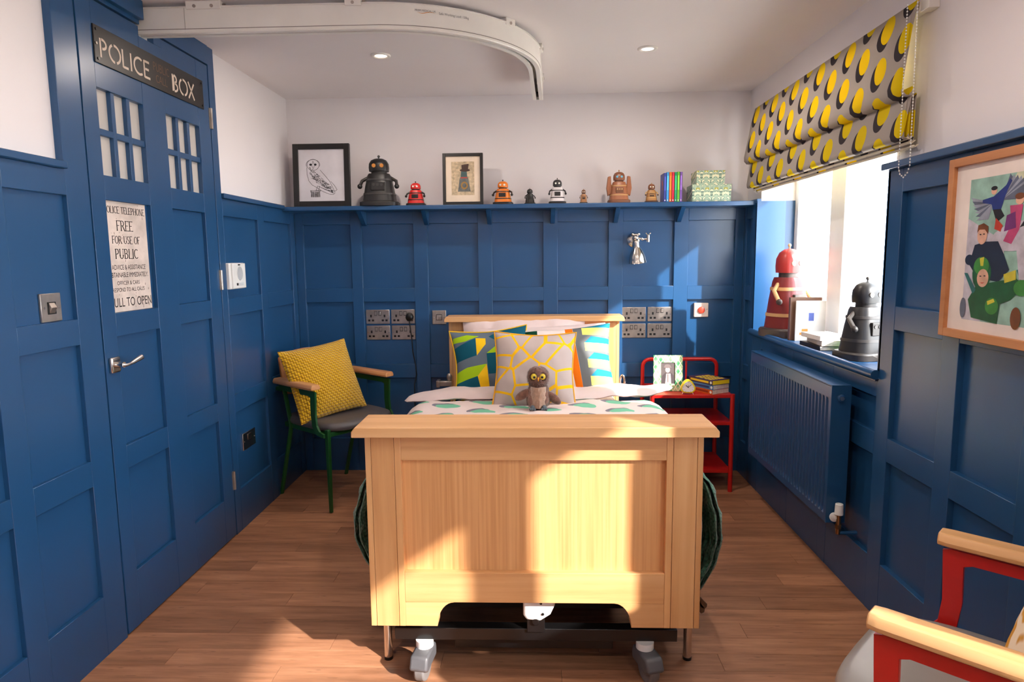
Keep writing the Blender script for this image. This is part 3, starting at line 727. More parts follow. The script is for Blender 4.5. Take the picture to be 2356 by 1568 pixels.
# ------------------------------------------------------------------ armchairs
def armchair(label, fr, seatm, armm, loc, rz, wide=0):
    t = thing('armchair', label, 'armchair', loc, math.radians(rz))
    S = .222
    for s_ in (-1, 1):
        y = s_ * S
        MB().tube([(.215, y * .98, .445), (.222, y, 0.002)], .016, 4, r2=.011).build('leg', fr, t, bev=.002)
        MB().tube([(-.250, y, 0.002), (-.115, y, .42), (-.165, y * 1.02, .64)], .013, 8, flat=.7).build('leg', fr, t, smooth=True)
        # flat bar: arm rail, front upright, curve under the seat
        ya = s_ * .246; bar = MB(); P = [(-.170, .645), (.150, .645), (.166, .640), (.160, .52), (.166, .465), (.190, .436), (.225, .428)]
        Q = [(-.170, .617), (.105, .617), (.122, .610), (.120, .52), (.128, .455), (.165, .416), (.225, .408)]
        for i in range(len(P) - 1):
            bar.prism([P[i], P[i + 1], Q[i + 1], Q[i]], 'y', ya - .006, ya + .006)
        bmesh.ops.remove_doubles(bar.bm, verts=bar.bm.verts, dist=.0003)
        bar.build('arm_frame', fr, t, bev=.001)
        am = MB(); y0 = ya - .004
        am.rings([[(x, y0 + yy * k, z) for yy, z in ((-.030, .655), (-.033, .666), (-.028, .677), (-.021, .683), (.021, .683), (.028, .677), (.033, .666), (.030, .655))] for x, k in ((-.190, .8), (-.180, 1), (.155, 1), (.175, .85))])
        am.build('armrest', armm, t, bev=.003)
        bx('seat_rail', fr, t, -.18, .22, s_ * .205, s_ * .222, .405, .430, bev=.002)
    bx('seat_rail', fr, t, .200, .222, -.215, .215, .405, .430, bev=.002); bx('seat_rail', fr, t, -.19, -.17, -.215, .215, .405, .430, bev=.002)
    # seat
    rs = []
    for z, k in ((.430, .93), (.436, .985), (.452, 1), (.468, .975), (.476, .90), (.479, .6), (.480, .05)):
        ring = []
        for i in range(48):
            a = 2 * PI * i / 48; cx_, sy_ = math.cos(a), math.sin(a); e = .55
            ring.append((.022 + (.240 + .012 * (cx_ > 0)) * k * math.copysign(abs(cx_) ** e, cx_), .238 * k * math.copysign(abs(sy_) ** e, sy_), z - (.006 if k < .7 else 0)))
        rs.append(ring)
    MB().rings(rs).build('seat', seatm, t, smooth=True, ang=80)
    # curved beech back
    bk_ = MB()
    def bf(side):
        def f(u, v):
            s = u * 2 - 1; zt = .812 - .03 * s * s; zb = .56 + .02 * s * s
            return Vector((-.262 + .055 * s * s - .03 * v + side * .007, s * .205, zb + (zt - zb) * v))
        return f
    bk_.grid(bf(1), 20, 8); bk_.grid(lambda u, v: bf(-1)(1 - u, v), 20, 8)
    o = bk_.build('backrest', armm, t, smooth=True, ang=50)
    MB().box(-.275, -.20, -.225, .225, .600, .62).build('back_bar', fr, t, bev=.002)
    return t
M_beech2 = wood('beech_pale_arm', (214, 160, 104), (228, 176, 120), (238, 192, 138), 'x', .4)
ch1 = armchair('green framed armchair with a dark grey seat and beech arms in the corner', M_green, M_grey, M_beech, (-1.12, 3.663, 0), -37.7)
ch2 = armchair('red framed armchair with beech arms in the right foreground', M_red, M_greyl, M_beech2, (.905, 1.235, 0), 137)
yc = cushion('cushion', .42, .41, .15, M_yknit, (-1.172, 3.61, .664), -22, 48, -5, .05, .006, 71)
tag(yc, 'mustard yellow knitted cushion on the green armchair', 'cushion')
M_ybird = None
m, nt, p = newmat('ochre_swirl_print'); wv = noisetex(nt, objco(nt), 16, 1); c = ramp(nt, wv, [(.44, lin((206, 150, 48))), (.47, lin((240, 226, 200))), (.58, lin((240, 226, 200))), (.61, lin((214, 158, 56)))])
nt.links.new(c, p.inputs['Base Color']); p.inputs['Roughness'].default_value = .85
oc = cushion('cushion', .44, .38, .17, m, (.966, 1.148, .660), -20, 137 + 90, 0, .06, .006, 75)
tag(oc, 'ochre and cream patterned cushion on the red armchair', 'cushion')

# ------------------------------------------------------------------ red trolley
tr = thing('bedside_trolley', 'red metal three-tier trolley standing beside the bed', 'trolley', (.87, 3.86, 0))
TX, TYd = .222, .172
for sx in (-1, 1):
    for sy in (-1, 1):
        MB().cyl((sx * TX, sy * TYd, 0), (sx * TX, sy * TYd, .560), .0125, seg=16).build('leg', M_red, tr, smooth=True)
for z in (.123, .398, .552):
    s_ = MB(); s_.box(-TX, TX, -TYd, TYd, z - .004, z + .003)
    for (a, b, c_, d) in ((-TX, TX, -TYd - .003, -TYd + .003), (-TX, TX, TYd - .003, TYd + .003), (-TX - .003, -TX + .003, -TYd, TYd), (TX - .003, TX + .003, -TYd, TYd)): s_.box(a, b, c_, d, z - .014, z + .004)
    s_.build('shelf', M_red, tr, bev=.0015)
hp = [(-TX, TYd, .555), (-TX, TYd, .66)] + [(-TX + .045 - .045 * math.cos(t * PI / 12), TYd, .66 + .045 * math.sin(t * PI / 12)) for t in range(1, 7)] + [(TX - .045 + .045 * math.sin(t * PI / 12), TYd, .66 + .045 * math.cos(t * PI / 12)) for t in range(0, 7)] + [(TX, TYd, .555)]
MB().tube(hp, .0115, 12).build('handle_hoop', M_red, tr, smooth=True)
MB().cyl((.04, TYd, .55), (.04, TYd, .70), .006, seg=10).build('hoop_bar', M_red, tr, smooth=True)
TZ = .556
# photo frame on the trolley
M_tile = None
m, nt, p = newmat('green_lattice'); a_, b_, c_ = sep(nt, objco(nt))
uu = (a_ * 200).op('SINE'); 
l1 = ((a_ * 36) + (c_ * 22)).op('FRACT'); l2 = ((a_ * 36) - (c_ * 22)).op('FRACT')
ln = (l1 - .5).op('ABSOLUTE').gt(.40).op('MAXIMUM', (l2 - .5).op('ABSOLUTE').gt(.40))
cell = noisetex(nt, objco(nt), 30, 0); cc = ramp(nt, cell, [(.35, lin((60, 140, 90))), (.5, lin((110, 176, 120))), (.65, lin((176, 200, 150)))])
nt.links.new(mixc(nt, ln, cc, lin((236, 226, 190))), p.inputs['Base Color']); p.inputs['Roughness'].default_value = .4; M_lat = m
pf = thing('photo_frame', 'green lattice photo frame with a portrait, standing on the red trolley', 'photo frame', (.757, 3.80, TZ), math.radians(-3))
pf.rotation_euler[0] = math.radians(-7)
fr = MB(); W2, H2 = .082, .205
fr.box(-W2, -.040, -.008, .006, 0, H2); fr.box(.040, W2, -.008, .006, 0, H2); fr.box(-.040, .040, -.008, .006, 0, .042); fr.box(-.040, .040, -.008, .006, .163, H2)
fr.build('frame', M_lat, pf)
ph = MB(); ph.box(-.041, .041, -.003, .004, .041, .164); q = ph.build('photo', mat('photo_dark', (92, 84, 84), .5), pf)
pp = MB()
def flat(mb, mi, pts, y): mb.mi = mi; mb.poly([(a, y, b) for a, b in pts])
def ell(cx, cz, rx, rz, n=18, a0=0, a1=360): return [(cx + rx * math.cos(math.radians(a0 + (a1 - a0) * i / n)), cz + rz * math.sin(math.radians(a0 + (a1 - a0) * i / n))) for i in range(n)]
flat(pp, 1, [(-.036, .042), (.038, .042), (.036, .085), (.018, .104), (-.016, .104), (-.034, .086)], -.0034)
flat(pp, 0, [(-.016, .042), (.018, .042), (.014, .100), (-.010, .100)], -.0038)
flat(pp, 0, ell(-.002, .122, .013, .017), -.0040); flat(pp, 2, ell(-.003, .142, .018, .011), -.0044); flat(pp, 2, ell(-.003, .136, .024, .004), -.0046)
flat(pp, 2, [(-.004, .050), (.002, .05), (.002, .098), (-.004, .098)], -.0042)
pp.build('portrait', [mat('photo_pale', (214, 188, 184), .5), mat('photo_mid', (70, 62, 66), .5), mat('photo_hat', (120, 108, 108), .5)], pf, recalc=False)
MB().prism([(.006, .15), (.006, .14), (.062, .008), (.068, .008)], 'x', -.02, .02).build('stand', M_black, pf)
# alarm clock
M_yel = mat('yellow_enamel', (236, 206, 24), .35)
ck = thing('alarm_clock', 'small yellow bedside alarm clock with a white dial, beside the photo frame', 'clock', (.850, 3.715, TZ), math.radians(-6))
def rtri(k, n=36): return [(k * .040 * math.cos(a) * (1 + .10 * math.cos(3 * (a - PI / 2))), .042 + k * .038 * math.sin(a) * (1 + .10 * math.cos(3 * (a - PI / 2)))) for a in [2 * PI * i / n for i in range(n)]]
MB().rings([[(x, y, z) for x, z in rtri(k)] for y, k in ((.022, .7), (.018, .95), (-.010, 1.0), (-.018, .96), (-.019, .82))]).build('case', M_yel, ck, smooth=True)
MB().rings([[(x, y, z) for x, z in rtri(.78)] for y in (-.0195, -.0205)]).build('dial', mat('clock_dial', (240, 226, 220), .4), ck)
mk = MB()
for i in range(12):
    a = i * PI / 6; r = .027; mk.box(-.0007, .0007, -.0212, -.0208, -.002, .002, Matrix.Translation((r * math.sin(a), 0, .042 + r * math.cos(a))) @ Matrix.Rotation(a, 4, 'Y'))
mk.build('hour_marks', M_grout, ck)
for a, l, wd in ((-50, .017, .0016), (48, .024, .0011), (10, .012, .0008)):
    MB().box(-wd, wd, -.0225, -.0213, -.003, l, Matrix.Translation((0, 0, .042)) @ Rm('Y', a)).build('hand', M_black, ck)
for s_ in (-1, 1): MB().cyl((s_ * .024, -.004, .012), (s_ * .030, -.006, 0), .0022, seg=8).build('foot', M_chrome, ck, smooth=True)
# paperbacks on trolley
def book(label, loc, rz, w_, d_, t_, cover, page, spine=None, group=None, up=False, art=None, parent=None):
    """lying book: x=width (spine at -x), y=depth, z=thickness"""
    b = thing('book', label, 'book', loc, math.radians(rz), group)
    c_ = MB(); c_.box(0, w_, 0, d_, 0, .0016); c_.box(0, w_, 0, d_, t_ - .0016, t_); c_.box(-.001, .0015, 0, d_, 0, t_)
    c_.build('cover', cover, b)
    bx('pages', page, b, .0015, w_ - .003, .003, d_ - .003, .0016, t_ - .0016)
    if spine:
        s_ = MB()
        for i, (a0, a1, z0, z1) in enumerate(spine): s_.box(-.0016, -.001, a0 * d_, a1 * d_, z0 * t_, z1 * t_)
        s_.build('spine_print', art or M_grout, b)
    return b
M_page = mat('book_pages', (226, 214, 202), .8, var=.08, scale=80)
M_pagey = mat('yellow_page_edges', (238, 204, 20), .7)
bo = mat('orange_cover', (214, 96, 28), .45); bb_ = mat('blue_cover', (70, 128, 190), .45); bp = mat('purple_cover', (64, 34, 78), .45)
Mwht = mat('print_white', (236, 232, 226), .6); Mylw = mat('print_yellow', (244, 206, 30), .5); Mred = mat('print_red', (196, 40, 36), .5)
# spine faces the camera side on the left, pages to the right
def tbook(label, z, t_, cv, pg, rz, dx, art):
    b = thing('book', label, 'book', (.985 + dx, 3.80, TZ + z), math.radians(rz), 'paperbacks stacked on the red trolley')
    W3, D3 = .128, .19
    # local: y runs along the spine away from camera, spine on -x
    c_ = MB(); c_.box(-W3 / 2, W3 / 2, -D3 / 2, D3 / 2, 0, .0015); c_.box(-W3 / 2, W3 / 2, -D3 / 2, D3 / 2, t_ - .0015, t_); c_.box(-W3 / 2 - .001, -W3 / 2 + .001, -D3 / 2, D3 / 2, 0, t_)
    c_.build('cover', cv, b); bx('pages', pg, b, -W3 / 2 + .001, W3 / 2 - .002, -D3 / 2 + .001, D3 / 2 - .001, .0015, t_ - .0015)
    s_ = MB(); s_.box(-W3 / 2 - .0015, -W3 / 2 - .001, -D3 / 2 + .03, D3 / 2 - .015, t_ * .28, t_ * .72)
    s_.build('spine_title', art, b); MB().cyl((-W3 / 2 - .0016, -D3 / 2 + .012, t_ / 2), (-W3 / 2 - .001, -D3 / 2 + .012, t_ / 2), t_ * .3, seg=12).build('spine_badge', Mwht, b)
    return b
tbook('orange paperback at the bottom of the stack on the trolley', 0, .026, bo, M_page, 31, 0, mat('print_dkorange', (150, 50, 20), .5))
tbook('blue paperback in the middle of the stack on the trolley', .0265, .026, bb_, M_page, 33, 0, mat('print_navy', (30, 50, 120), .5))
tb = tbook('purple paperback with yellow page edges topping the trolley stack', .053, .026, bp, M_pagey, 29, .004, Mylw)
tt = MB(); random.seed(2)
for i in range(5):
    for j in range(4):
        x = -.055 + i * .022; y = -.07 + j * .035; tt.prism([(x, y), (x + .016, y + random.uniform(-.004, .004)), (x + .018, y + .024), (x + .002, y + .022 + random.uniform(-.004, .004))], 'z', .0261, .0264)
tt.build('cover_art', Mylw, tb)

# ------------------------------------------------------------------ sockets, switches, wall fittings
def socket(label, x, z, group=None):
    """double socket, front towards -y"""
    t = thing('power_socket', label, 'power socket', (x, BY + .019, z), 0, group)
    W3, H3 = .0725, .0435
    MB().box(-W3, W3, -.006, 0, -H3, H3).build('faceplate', M_steel, t, bev=.002)
    for s_ in (-1, 1):
        MB().box(s_ * .013 - .0085, s_ * .013 + .0085, -.0075, -.005, .008, .034).build('switch_surround', M_black, t)
        MB().box(s_ * .013 - .0065, s_ * .013 + .0065, -.0105, -.0065, .011, .031, Matrix.Translation((0, 0, 0)) @ Rm('X', 0)).build('switch', M_steel, t, bev=.001)
        for (dx, z0, z1, hw) in ((0, -.003, .013, .0050), (-.0115, -.028, -.016, .0070), (.0115, -.028, -.016, .0070)):
            MB().box(s_ * .042 + dx - hw, s_ * .042 + dx + hw, -.0066, -.005, z0, z1).build('pin_hole', M_black, t)
        MB().cyl((s_ * .064, -.0072, 0), (s_ * .064, -.006, 0), .0032, seg=12).build('screw', M_chrome, t, smooth=True)
    return t
s0 = socket('steel double socket, top left of the four left of the bed', -.969, .970, 'double sockets on the back wall')
dup(s0, (-.813, BY + .019, .970), 'steel double socket with a black plug in it')
dup(s0, (-.968, BY + .019, .872), 'steel double socket, bottom left of the four left of the bed')
dup(s0, (-.812, BY + .019, .872), 'steel double socket behind the black cable, below the plugged one')
dup(s0, (.597, BY + .019, .974), 'steel double socket, top left of the four right of the headboard')
dup(s0, (.754, BY + .019, .974), 'steel double socket, top right of the four right of the headboard')
dup(s0, (.597, BY + .019, .874), 'steel double socket, bottom left of the four right of the headboard')
dup(s0, (.754, BY + .019, .874), 'steel double socket, bottom right of the four right of the headboard')
dup(s0, (.925, BY + .001, .50), 'steel double socket low on the wall behind the red trolley')
# plug and cable
pg = thing('plug_and_cable', 'black plug with a cable hanging down beside the bed', 'plug', (-.771, BY + .012, .972))
MB().rings([[(k * .024 * math.cos(a), y, -.004 + k * .027 * math.sin(a)) for a in [2 * PI * i / 20 for i in range(20)]] for y, k in ((-.001, 1), (-.014, 1), (-.026, .85), (-.032, .5))]).build('plug', M_black, pg, smooth=True)
MB().tube([(0, -.018, -.028), (.004, -.022, -.06), (.012, -.018, -.14), (.016, -.012, -.22), (.030, -.012, -.30), (.034, -.012, -.36), (.022, -.02, -.42), (.020, -.03, -.52), (.03, -.03, -.66)], .0032, 8).build('cable', M_black, pg, smooth=True)
sw = thing('light_switch', 'square steel light switch left of the headboard', 'light switch', (-.590, BY + .019, .964))
MB().box(-.0425, .0425, -.006, 0, -.0425, .0425).build('faceplate', M_steel, sw, bev=.002)
MB().box(-.018, .018, -.0075, -.005, -.018, .018).build('switch_surround', M_black, sw)
for k in (-1, 0, 1): MB().box(k * .0108 - .0048, k * .0108 + .0048, -.0105, -.006, -.015, .015).build('switch', M_steel, sw, bev=.0008)
for k in (-1, 1): MB().cyl((k * .030, -.0072, 0), (k * .030, -.006, 0), .003, seg=12).build('screw', M_chrome, sw, smooth=True)
cb = thing('call_button', 'cream wall plate with a round red button above the trolley', 'call button', (1.000, BY + .010, .998))
MB().box(-.0425, .0425, -.009, .010, -.0425, .0425).build('faceplate', mat('cream_plastic', (236, 214, 200), .4), cb, bev=.003)
MB().rings([[(k * .019 * math.cos(a), y, k * .019 * math.sin(a)) for a in [2 * PI * i / 28 for i in range(28)]] for y, k in ((-.008, 1.1), (-.012, 1.1), (-.018, 1), (-.020, .8))]).build('button', mat('red_button', (216, 66, 46), .4), cb, smooth=True)
for k in (-1, 1): MB().cyl((k * .033, -.0102, .004), (k * .033, -.009, .004), .002, seg=10).build('screw', M_chrome, cb, smooth=True)
# left wall: switch, intercom, blank plate (local x = along wall (+y world), -y = into room)
def lw(name, label, cat, y, z, c=RL): t = thing(name, label, cat, (c, y, z), -PI / 2 * -1); t.rotation_euler = (0, 0, PI / 2); return t
# with rz=90deg local x -> +y world, local -y -> +x world
t = lw('light_switch', 'square steel rocker switch on the blue panelling left of the door', 'light switch', 1.973, 1.190)
MB().box(-.043, .043, -.0075, 0, -.043, .043).build('faceplate', M_steel, t, bev=.002)
MB().box(-.017, .017, -.0095, -.006, -.020, .017).build('switch_surround', M_black, t)
MB().prism([(-.009, -.018), (-.017, .0), (-.009, .015), (-.006, .015), (-.006, -.018)], 'x', -.012, .012).build('switch', M_steel, t, bev=.001)
for k in (-1, 1): MB().cyl((k * .030, -.0088, 0), (k * .030, -.007, 0), .0032, seg=12).build('screw', M_chrome, t, smooth=True)
t = lw('thermostat', 'white plastic intercom box with an oval dial right of the door', 'intercom', 3.205, 1.250, LX - .013)
MB().box(-.082, .080, -.028, 0, -.062, .062).build('case', M_pvc, t, bev=.004)
MB().box(-.062, .078, -.036, -.028, -.060, .060).build('front_cover', M_pvc, t, bev=.003)
MB().rings([[(.012 + k * .030 * math.cos(a), y, .012 + k * .034 * math.sin(a)) for a in [2 * PI * i / 28 for i in range(28)]] for y, k in ((-.0355, 1), (-.0385, .95), (-.0385, .75), (-.0370, .6))]).build('speaker_grille', mat('grey_plastic', (186, 190, 194), .35), t, smooth=True)
bx('button', mat('light_button', (216, 222, 226), .3), t, -.005, .045, -.038, -.035, -.046, -.032, bev=.001)
bx('button', M_black, t, -.028, -.012, -.038, -.035, -.046, -.034, bev=.001); bx('display', M_black, t, -.004, .018, -.0375, -.0355, .050, .056)
t = lw('fused_switch', 'steel double plate with a key switch low right of the door', 'switch plate', 3.283, .420)
MB().box(-.073, .073, -.007, 0, -.043, .043).build('faceplate', M_chrome, t, bev=.002)
MB().box(-.020, .020, -.011, -.006, .0, .030).build('switch', M_dsteel, t, bev=.002)
for k in (-1, 1): MB().cyl((k * .060, -.0082, 0), (k * .060, -.0065, 0), .0032, seg=12).build('screw', M_steel, t, smooth=True)
# wall lamp
wlm = thing('wall_lamp', 'chrome bell-shaded reading lamp on the back wall', 'wall lamp', (.585, BY + .018, 1.418))
MB().rings([[(.006 + k * .038 * math.cos(a), y, k * .040 * math.sin(a)) for a in [2 * PI * i / 28 for i in range(28)]] for y, k in ((0, 1), (-.006, 1), (-.012, .8), (-.018, .4))]).build('wall_plate', M_chrome, wlm, smooth=True)
a = MB(); a.cyl((.006, -.01, 0), (.006, -.085, .012), .009); a.cyl((-.008, -.085, .030), (.020, -.085, .030), .010); a.ball((.006, -.085, .012), .019, 16); a.ball((-.012, -.088, .034), .009, 10); a.ball((.024, -.088, .034), .009, 10)
a.build('swivel', M_chrome, wlm, smooth=True)
a = MB(); a.tube([(.02, -.085, .010), (.05, -.088, .004), (.078, -.090, .006)], .0065, 10); a.ball((.045, -.088, .005), .011, 12); a.cyl((.078, -.090, -.012), (.078, -.090, .026), .010); a.tube([(.064, -.09, .040), (.078, -.09, .026), (.092, -.09, .040)], .004, 8)
a.build('adjusting_arm', M_chrome, wlm, smooth=True)
m_ = Matrix.Translation((.008, -.088, -.004)) @ Rm('X', 6) @ Rm('Y', -6)
MB().lathe([(.015, 0), (.019, -.012), (.019, -.030), (.022, -.042), (.034, -.062), (.043, -.085), (.049, -.108), (.052, -.128), (.0535, -.130), (.050, -.127), (.046, -.108), (.030, -.062), (.014, -.04), (.001, -.038)], 32, m_).build('shade', M_chrome, wlm, smooth=True, ang=60)
MB().ball(tuple(m_ @ Vector((0, 0, -.085))), .024, 16).build('bulb', mat('frosted_bulb', (236, 230, 220), .3), wlm, smooth=True)

# ------------------------------------------------------------------ door signs
sg = thing('police_sign', 'black metal sign reading POLICE PUBLIC CALL BOX above the door windows', 'sign', (0, 0, 0))
SX = LX + .004
pl = MB().box(LX - .001, SX, 2.268, 3.003, 1.984, 2.106).build('plate', mat('sign_black', (26, 24, 24), .35), sg, bev=.0015)
M_let = mat('sign_letter_metal', (226, 206, 190), .45); M_letd = mat('sign_letter_bronze', (120, 88, 66), .45, .3)
ux, uz = (0, 1, 0), (0, 0, 1)
def line_of(parent, m_, *a):
    q = MB(); strokes(q, *a); return q.build('lettering', m_, parent, recalc=False)
line_of(sg, M_let, 'POLICE', (SX + .0006, 2.290, 2.006), ux, uz, .305, .062, .0085, .0085, STEN, False)
line_of(sg, M_let, 'BOX', (SX + .0006, 2.742, 2.004), ux, uz, .185, .066, .0085, .0085, STEN, False)
line_of(sg, M_letd, 'PUBLIC', (SX + .0006, 2.612, 2.050), ux, uz, .115, .030, .003, .003, GL, False); line_of(sg, M_letd, 'CALL', (SX + .0006, 2.628, 2.008), ux, uz, .082, .028, .003, .003, GL, False)
for (yy, zz) in ((2.283, 2.092), (2.283, 1.998), (2.99, 2.092), (2.99, 1.998), (2.278, 2.046)): MB().cyl((SX, yy, zz), (SX + .003, yy, zz), .0045, seg=10).build('screw', M_blackgl if zz != 2.046 else M_steel, sg, smooth=True)
ps = thing('phone_notice', 'weathered cream notice in the door panel reading POLICE TELEPHONE FREE', 'notice', (0, 0, 0))
M_paper = mat('weathered_paper', (222, 206, 196), .7, var=.10, scale=14)
PX = RL + .004
MB().box(RL - .0005, PX, 2.269, 2.512, 1.149, 1.534).build('paper', M_paper, ps)
o_ = PX + .0005
line_of(ps, M_grout, 'OLICE TELEPHONE', (o_, 2.282, 1.493), ux, uz, .222, .024, .0034, .0017)
line_of(ps, M_grout, 'FREE', (o_, 2.328, 1.433), ux, uz, .098, .036, .0048, .0022)
line_of(ps, M_grout, 'FOR USE OF', (o_, 2.298, 1.388), ux, uz, .165, .027, .0038, .0018)
line_of(ps, M_grout, 'PUBLIC', (o_, 2.308, 1.335), ux, uz, .138, .035, .0050, .0022)
for s_, y0, y1, z0, z1 in (('ADVICE & ASSISTANCE', 2.285, 2.485, 1.297, 1.314), ('BTAINABLE IMMEDIATELY.', 2.282, 2.500, 1.270, 1.287), ('OFFICER & CARS', 2.308, 2.442, 1.243, 1.257), ('RESPOND TO ALL CALLS', 2.280, 2.470, 1.219, 1.233), ('ULL TO OPEN', 2.283, 2.508, 1.166, 1.198)):
    lt = MB(); text_on(lt, s_, (o_, y0, z0), ux, uz, y1 - y0, z1 - z0); lt.build('lettering', M_grout, ps, recalc=False)
st = MB(); random.seed(9)
for i in range(46):
    cy_, cz_ = random.uniform(2.275, 2.505), random.uniform(1.155, 1.53); r = random.uniform(.0008, .003); k = random.uniform(.5, 2.5)
    st.poly([(o_ - .0002, cy_ + r * math.cos(a) * random.uniform(.6, 1.2), cz_ + r * k * math.sin(a)) for a in [2 * PI * j / 7 for j in range(7)]])
tag(st.build('stains', mat('paper_stain', (176, 156, 146), .8), ps, recalc=False), kind='stuff')

# ------------------------------------------------------------------ ceiling hoist track
tk = thing('ceiling_hoist_track', 'white curved hoist track fixed under the ceiling', 'hoist track', (0, 0, 0))
path = [(-1.52, 2.588), (-1.10, 2.588), (-.62, 2.588)] + [(-.60 + .602 * math.sin(math.radians(t)), 3.19 - .602 * math.cos(math.radians(t))) for t in range(3, 90, 3)] + [(.004, 3.25), (.012, 3.50), (.020, 3.74)]
Z0, Z1 = 2.163, 2.256
def sweep(profile, name, m, parent, bev=0, close=True, p0=0, p1=None):
    pts = path[p0:p1]; rs = []
    for i, p in enumerate(pts):
        a = pts[max(i - 1, 0)]; b = pts[min(i + 1, len(pts) - 1)]; t = Vector((b[0] - a[0], b[1] - a[1], 0)).normalized(); n = Vector((t.y, -t.x, 0))   # n points to the outside (camera/right)
        rs.append([Vector((p[0], p[1], 0)) + n * q[0] + Vector((0, 0, q[1])) for q in profile])
    return MB().rings(rs).build(name, m, parent, smooth=True, ang=40, bev=0)
hw = .026
sweep([(-hw, Z0), (-.007, Z0), (-.007, Z0 + .006), (-hw + .005, Z0 + .010), (-hw + .005, Z1 - .012), (hw - .005, Z1 - .012), (hw - .005, Z0 + .010), (.007, Z0 + .006), (.007, Z0), (hw, Z0), (hw + .003, Z0 + .004), (hw + .0015, Z0 + .012), (hw, Z0 + .016), (hw, Z1 - .006), (hw + .004, Z1 - .004), (hw + .002, Z1), (-hw - .002, Z1), (-hw, Z1 - .006)], 'rail', M_track, tk)
sweep([(hw + .0008, Z0 + .0125), (hw + .0022, Z0 + .0125), (hw + .0022, Z0 + .0145), (hw + .0008, Z0 + .0145)], 'groove_line', mat('track_groove', (130, 122, 116), .6), tk)
bx('joint', mat('track_joint', (190, 184, 178), .5), tk, -1.290, -1.2885, 2.5600, 2.5622, Z0 + .002, Z1)
def bracket(px_, py_, ang, L_):
    b = thing('track_bracket', '', '', (px_, py_, 0), math.radians(ang)); b.parent = tk
    o = MB(); o.box(-L_ / 2, L_ / 2, -.034, .034, Z1 - .012, H); o.build('bracket_plate', M_track, b, bev=.002)
    q = MB()
    for x in ((-L_ / 4, L_ / 4) if L_ > .08 else (0,)): q.cyl((x, -.0365, Z1 - .002), (x, -.034, Z1 - .002), .006, seg=10)
    for x in (L_ / 2 + .008,): q.cyl((x, -.02, Z1 - .004), (x, -.02, Z1 + .008), .006, seg=6)
    q.build('bolt', M_steel, b, smooth=True)
for (x, y_, a, L_) in ((-1.215, 2.588, 0, .13), (-.66, 2.588, 0, .06), (-.115, 2.835, 45, .05), (.006, 3.16, 84, .05), (.018, 3.66, 90, .06)): bracket(x, y_, a, L_)
ec = MB(); ec.box(-.008, .048, 3.738, 3.744, Z0, Z1); ec.build('end_cap', M_track, tk, bev=.001)
ec = MB(); ec.cyl((.012, 3.70, Z0 + .02), (.028, 3.70, Z0 + .02), .014); ec.build('trolley_wheel', M_black, tk, smooth=True)
# printing on the outside face of the curve
def on_curve(s_, z):     # s_ = arc length from start of curve
    t = s_ / .628; return Vector((-.60 + .6295 * math.sin(t), 3.19 - .6295 * math.cos(t), z))
def curve_text(string, s0, s1, z0, z1, m, slope=0):
    me = textmesh(string, 1); xs = [v.co.x for v in me.vertices]; ys = [v.co.y for v in me.vertices]; x0, x1, y0, y1 = min(xs), max(xs), min(ys), max(ys)
    mb = MB(); vs = [mb.bm.verts.new(on_curve(s0 + (v.co.x - x0) / (x1 - x0) * (s1 - s0), z0 + (v.co.y - y0) / (y1 - y0) * (z1 - z0))) for v in me.vertices]
    for p_ in me.polygons: mb._f([vs[i] for i in p_.vertices])
    bpy.data.meshes.remove(me); return mb.build('track_print', m, tk, recalc=False)
M_pr = mat('print_grey', (110, 106, 108), .6)
curve_text('PRISM MEDICAL UK', .165, .243, 2.229, 2.236, M_pr)
curve_text('Safe Working Load: 130kg', .255, .375, 2.221, 2.232, M_pr)
mb = MB(); n = 16; V1 = []
for i in range(n + 1):
    t = i / n; z = 2.2255 - .003 * math.sin(t * 2 * PI); th = .0022 * math.sin(t * PI) + .0002
    V1.append((mb.bm.verts.new(on_curve(.172 + t * .068, z - th / 2)), mb.bm.verts.new(on_curve(.172 + t * .068, z + th / 2))))
for a, b in zip(V1, V1[1:]): mb._f([a[0], b[0], b[1], a[1]])
mb.build('logo_swoosh', mat('logo_orange', (224, 150, 70), .5), tk, recalc=False)
# downlights
M_lens = emit('downlight_glow', (255, 226, 196), 9); M_lensd = emit('downlight_glow_pale', (255, 244, 236), 2.2)
for (x, y_, ml, lb) in ((-.718, 3.263, M_lens, 'round recessed ceiling light with a warm glow above the left shelf'), (.524, 3.243, M_lensd, 'round recessed ceiling light right of the hoist track')):
    t = thing('ceiling_downlight', lb, 'ceiling light', (x, y_, H), 0, 'recessed downlights')
    MB().lathe([(.026, -.001), (.030, -.006), (.042, -.008), (.046, -.004), (.046, 0), (.026, 0)], 32).build('trim_ring', M_track, t, smooth=True, ang=60)
    MB().lathe([(.0, -.003), (.028, -.003), (.028, -.001), (0, -.001)], 28).build('lens', ml, t, smooth=True)

# ------------------------------------------------------------------ radiator
rd = thing('radiator', 'blue panel radiator with vertical ribs under the window', 'radiator', (0, 0, 0))
RX0, RX1, RY0, RY1, RZ0, RZ1 = 1.141, 1.215, 2.577, 3.545, .275, .822
fpts = []; nrib = 29; pitch = (RY1 - RY0 - .03) / nrib
mb = MB()   # ribbed front panel: horizontal cross-section swept vertically, channels pressed in between flat top and bottom borders
cs = [(RX0, RY0)]
for i in range(nrib):
    y0 = RY0 + .015 + i * pitch
    cs += [(RX0, y0 + pitch * .30), (RX0 + .014, y0 + pitch * .46), (RX0 + .014, y0 + pitch * .84), (RX0, y0 + pitch)]
cs.append((RX0, RY1))
lv = [(RZ0, 0), (RZ0 + .030, 0), (RZ0 + .050, 1), (RZ1 - .066, 1), (RZ1 - .050, 0), (RZ1 - .004, 0)]
Vv = [[mb.bm.verts.new((RX0 + (x - RX0) * k, y, z)) for x, y in cs] for z, k in lv]
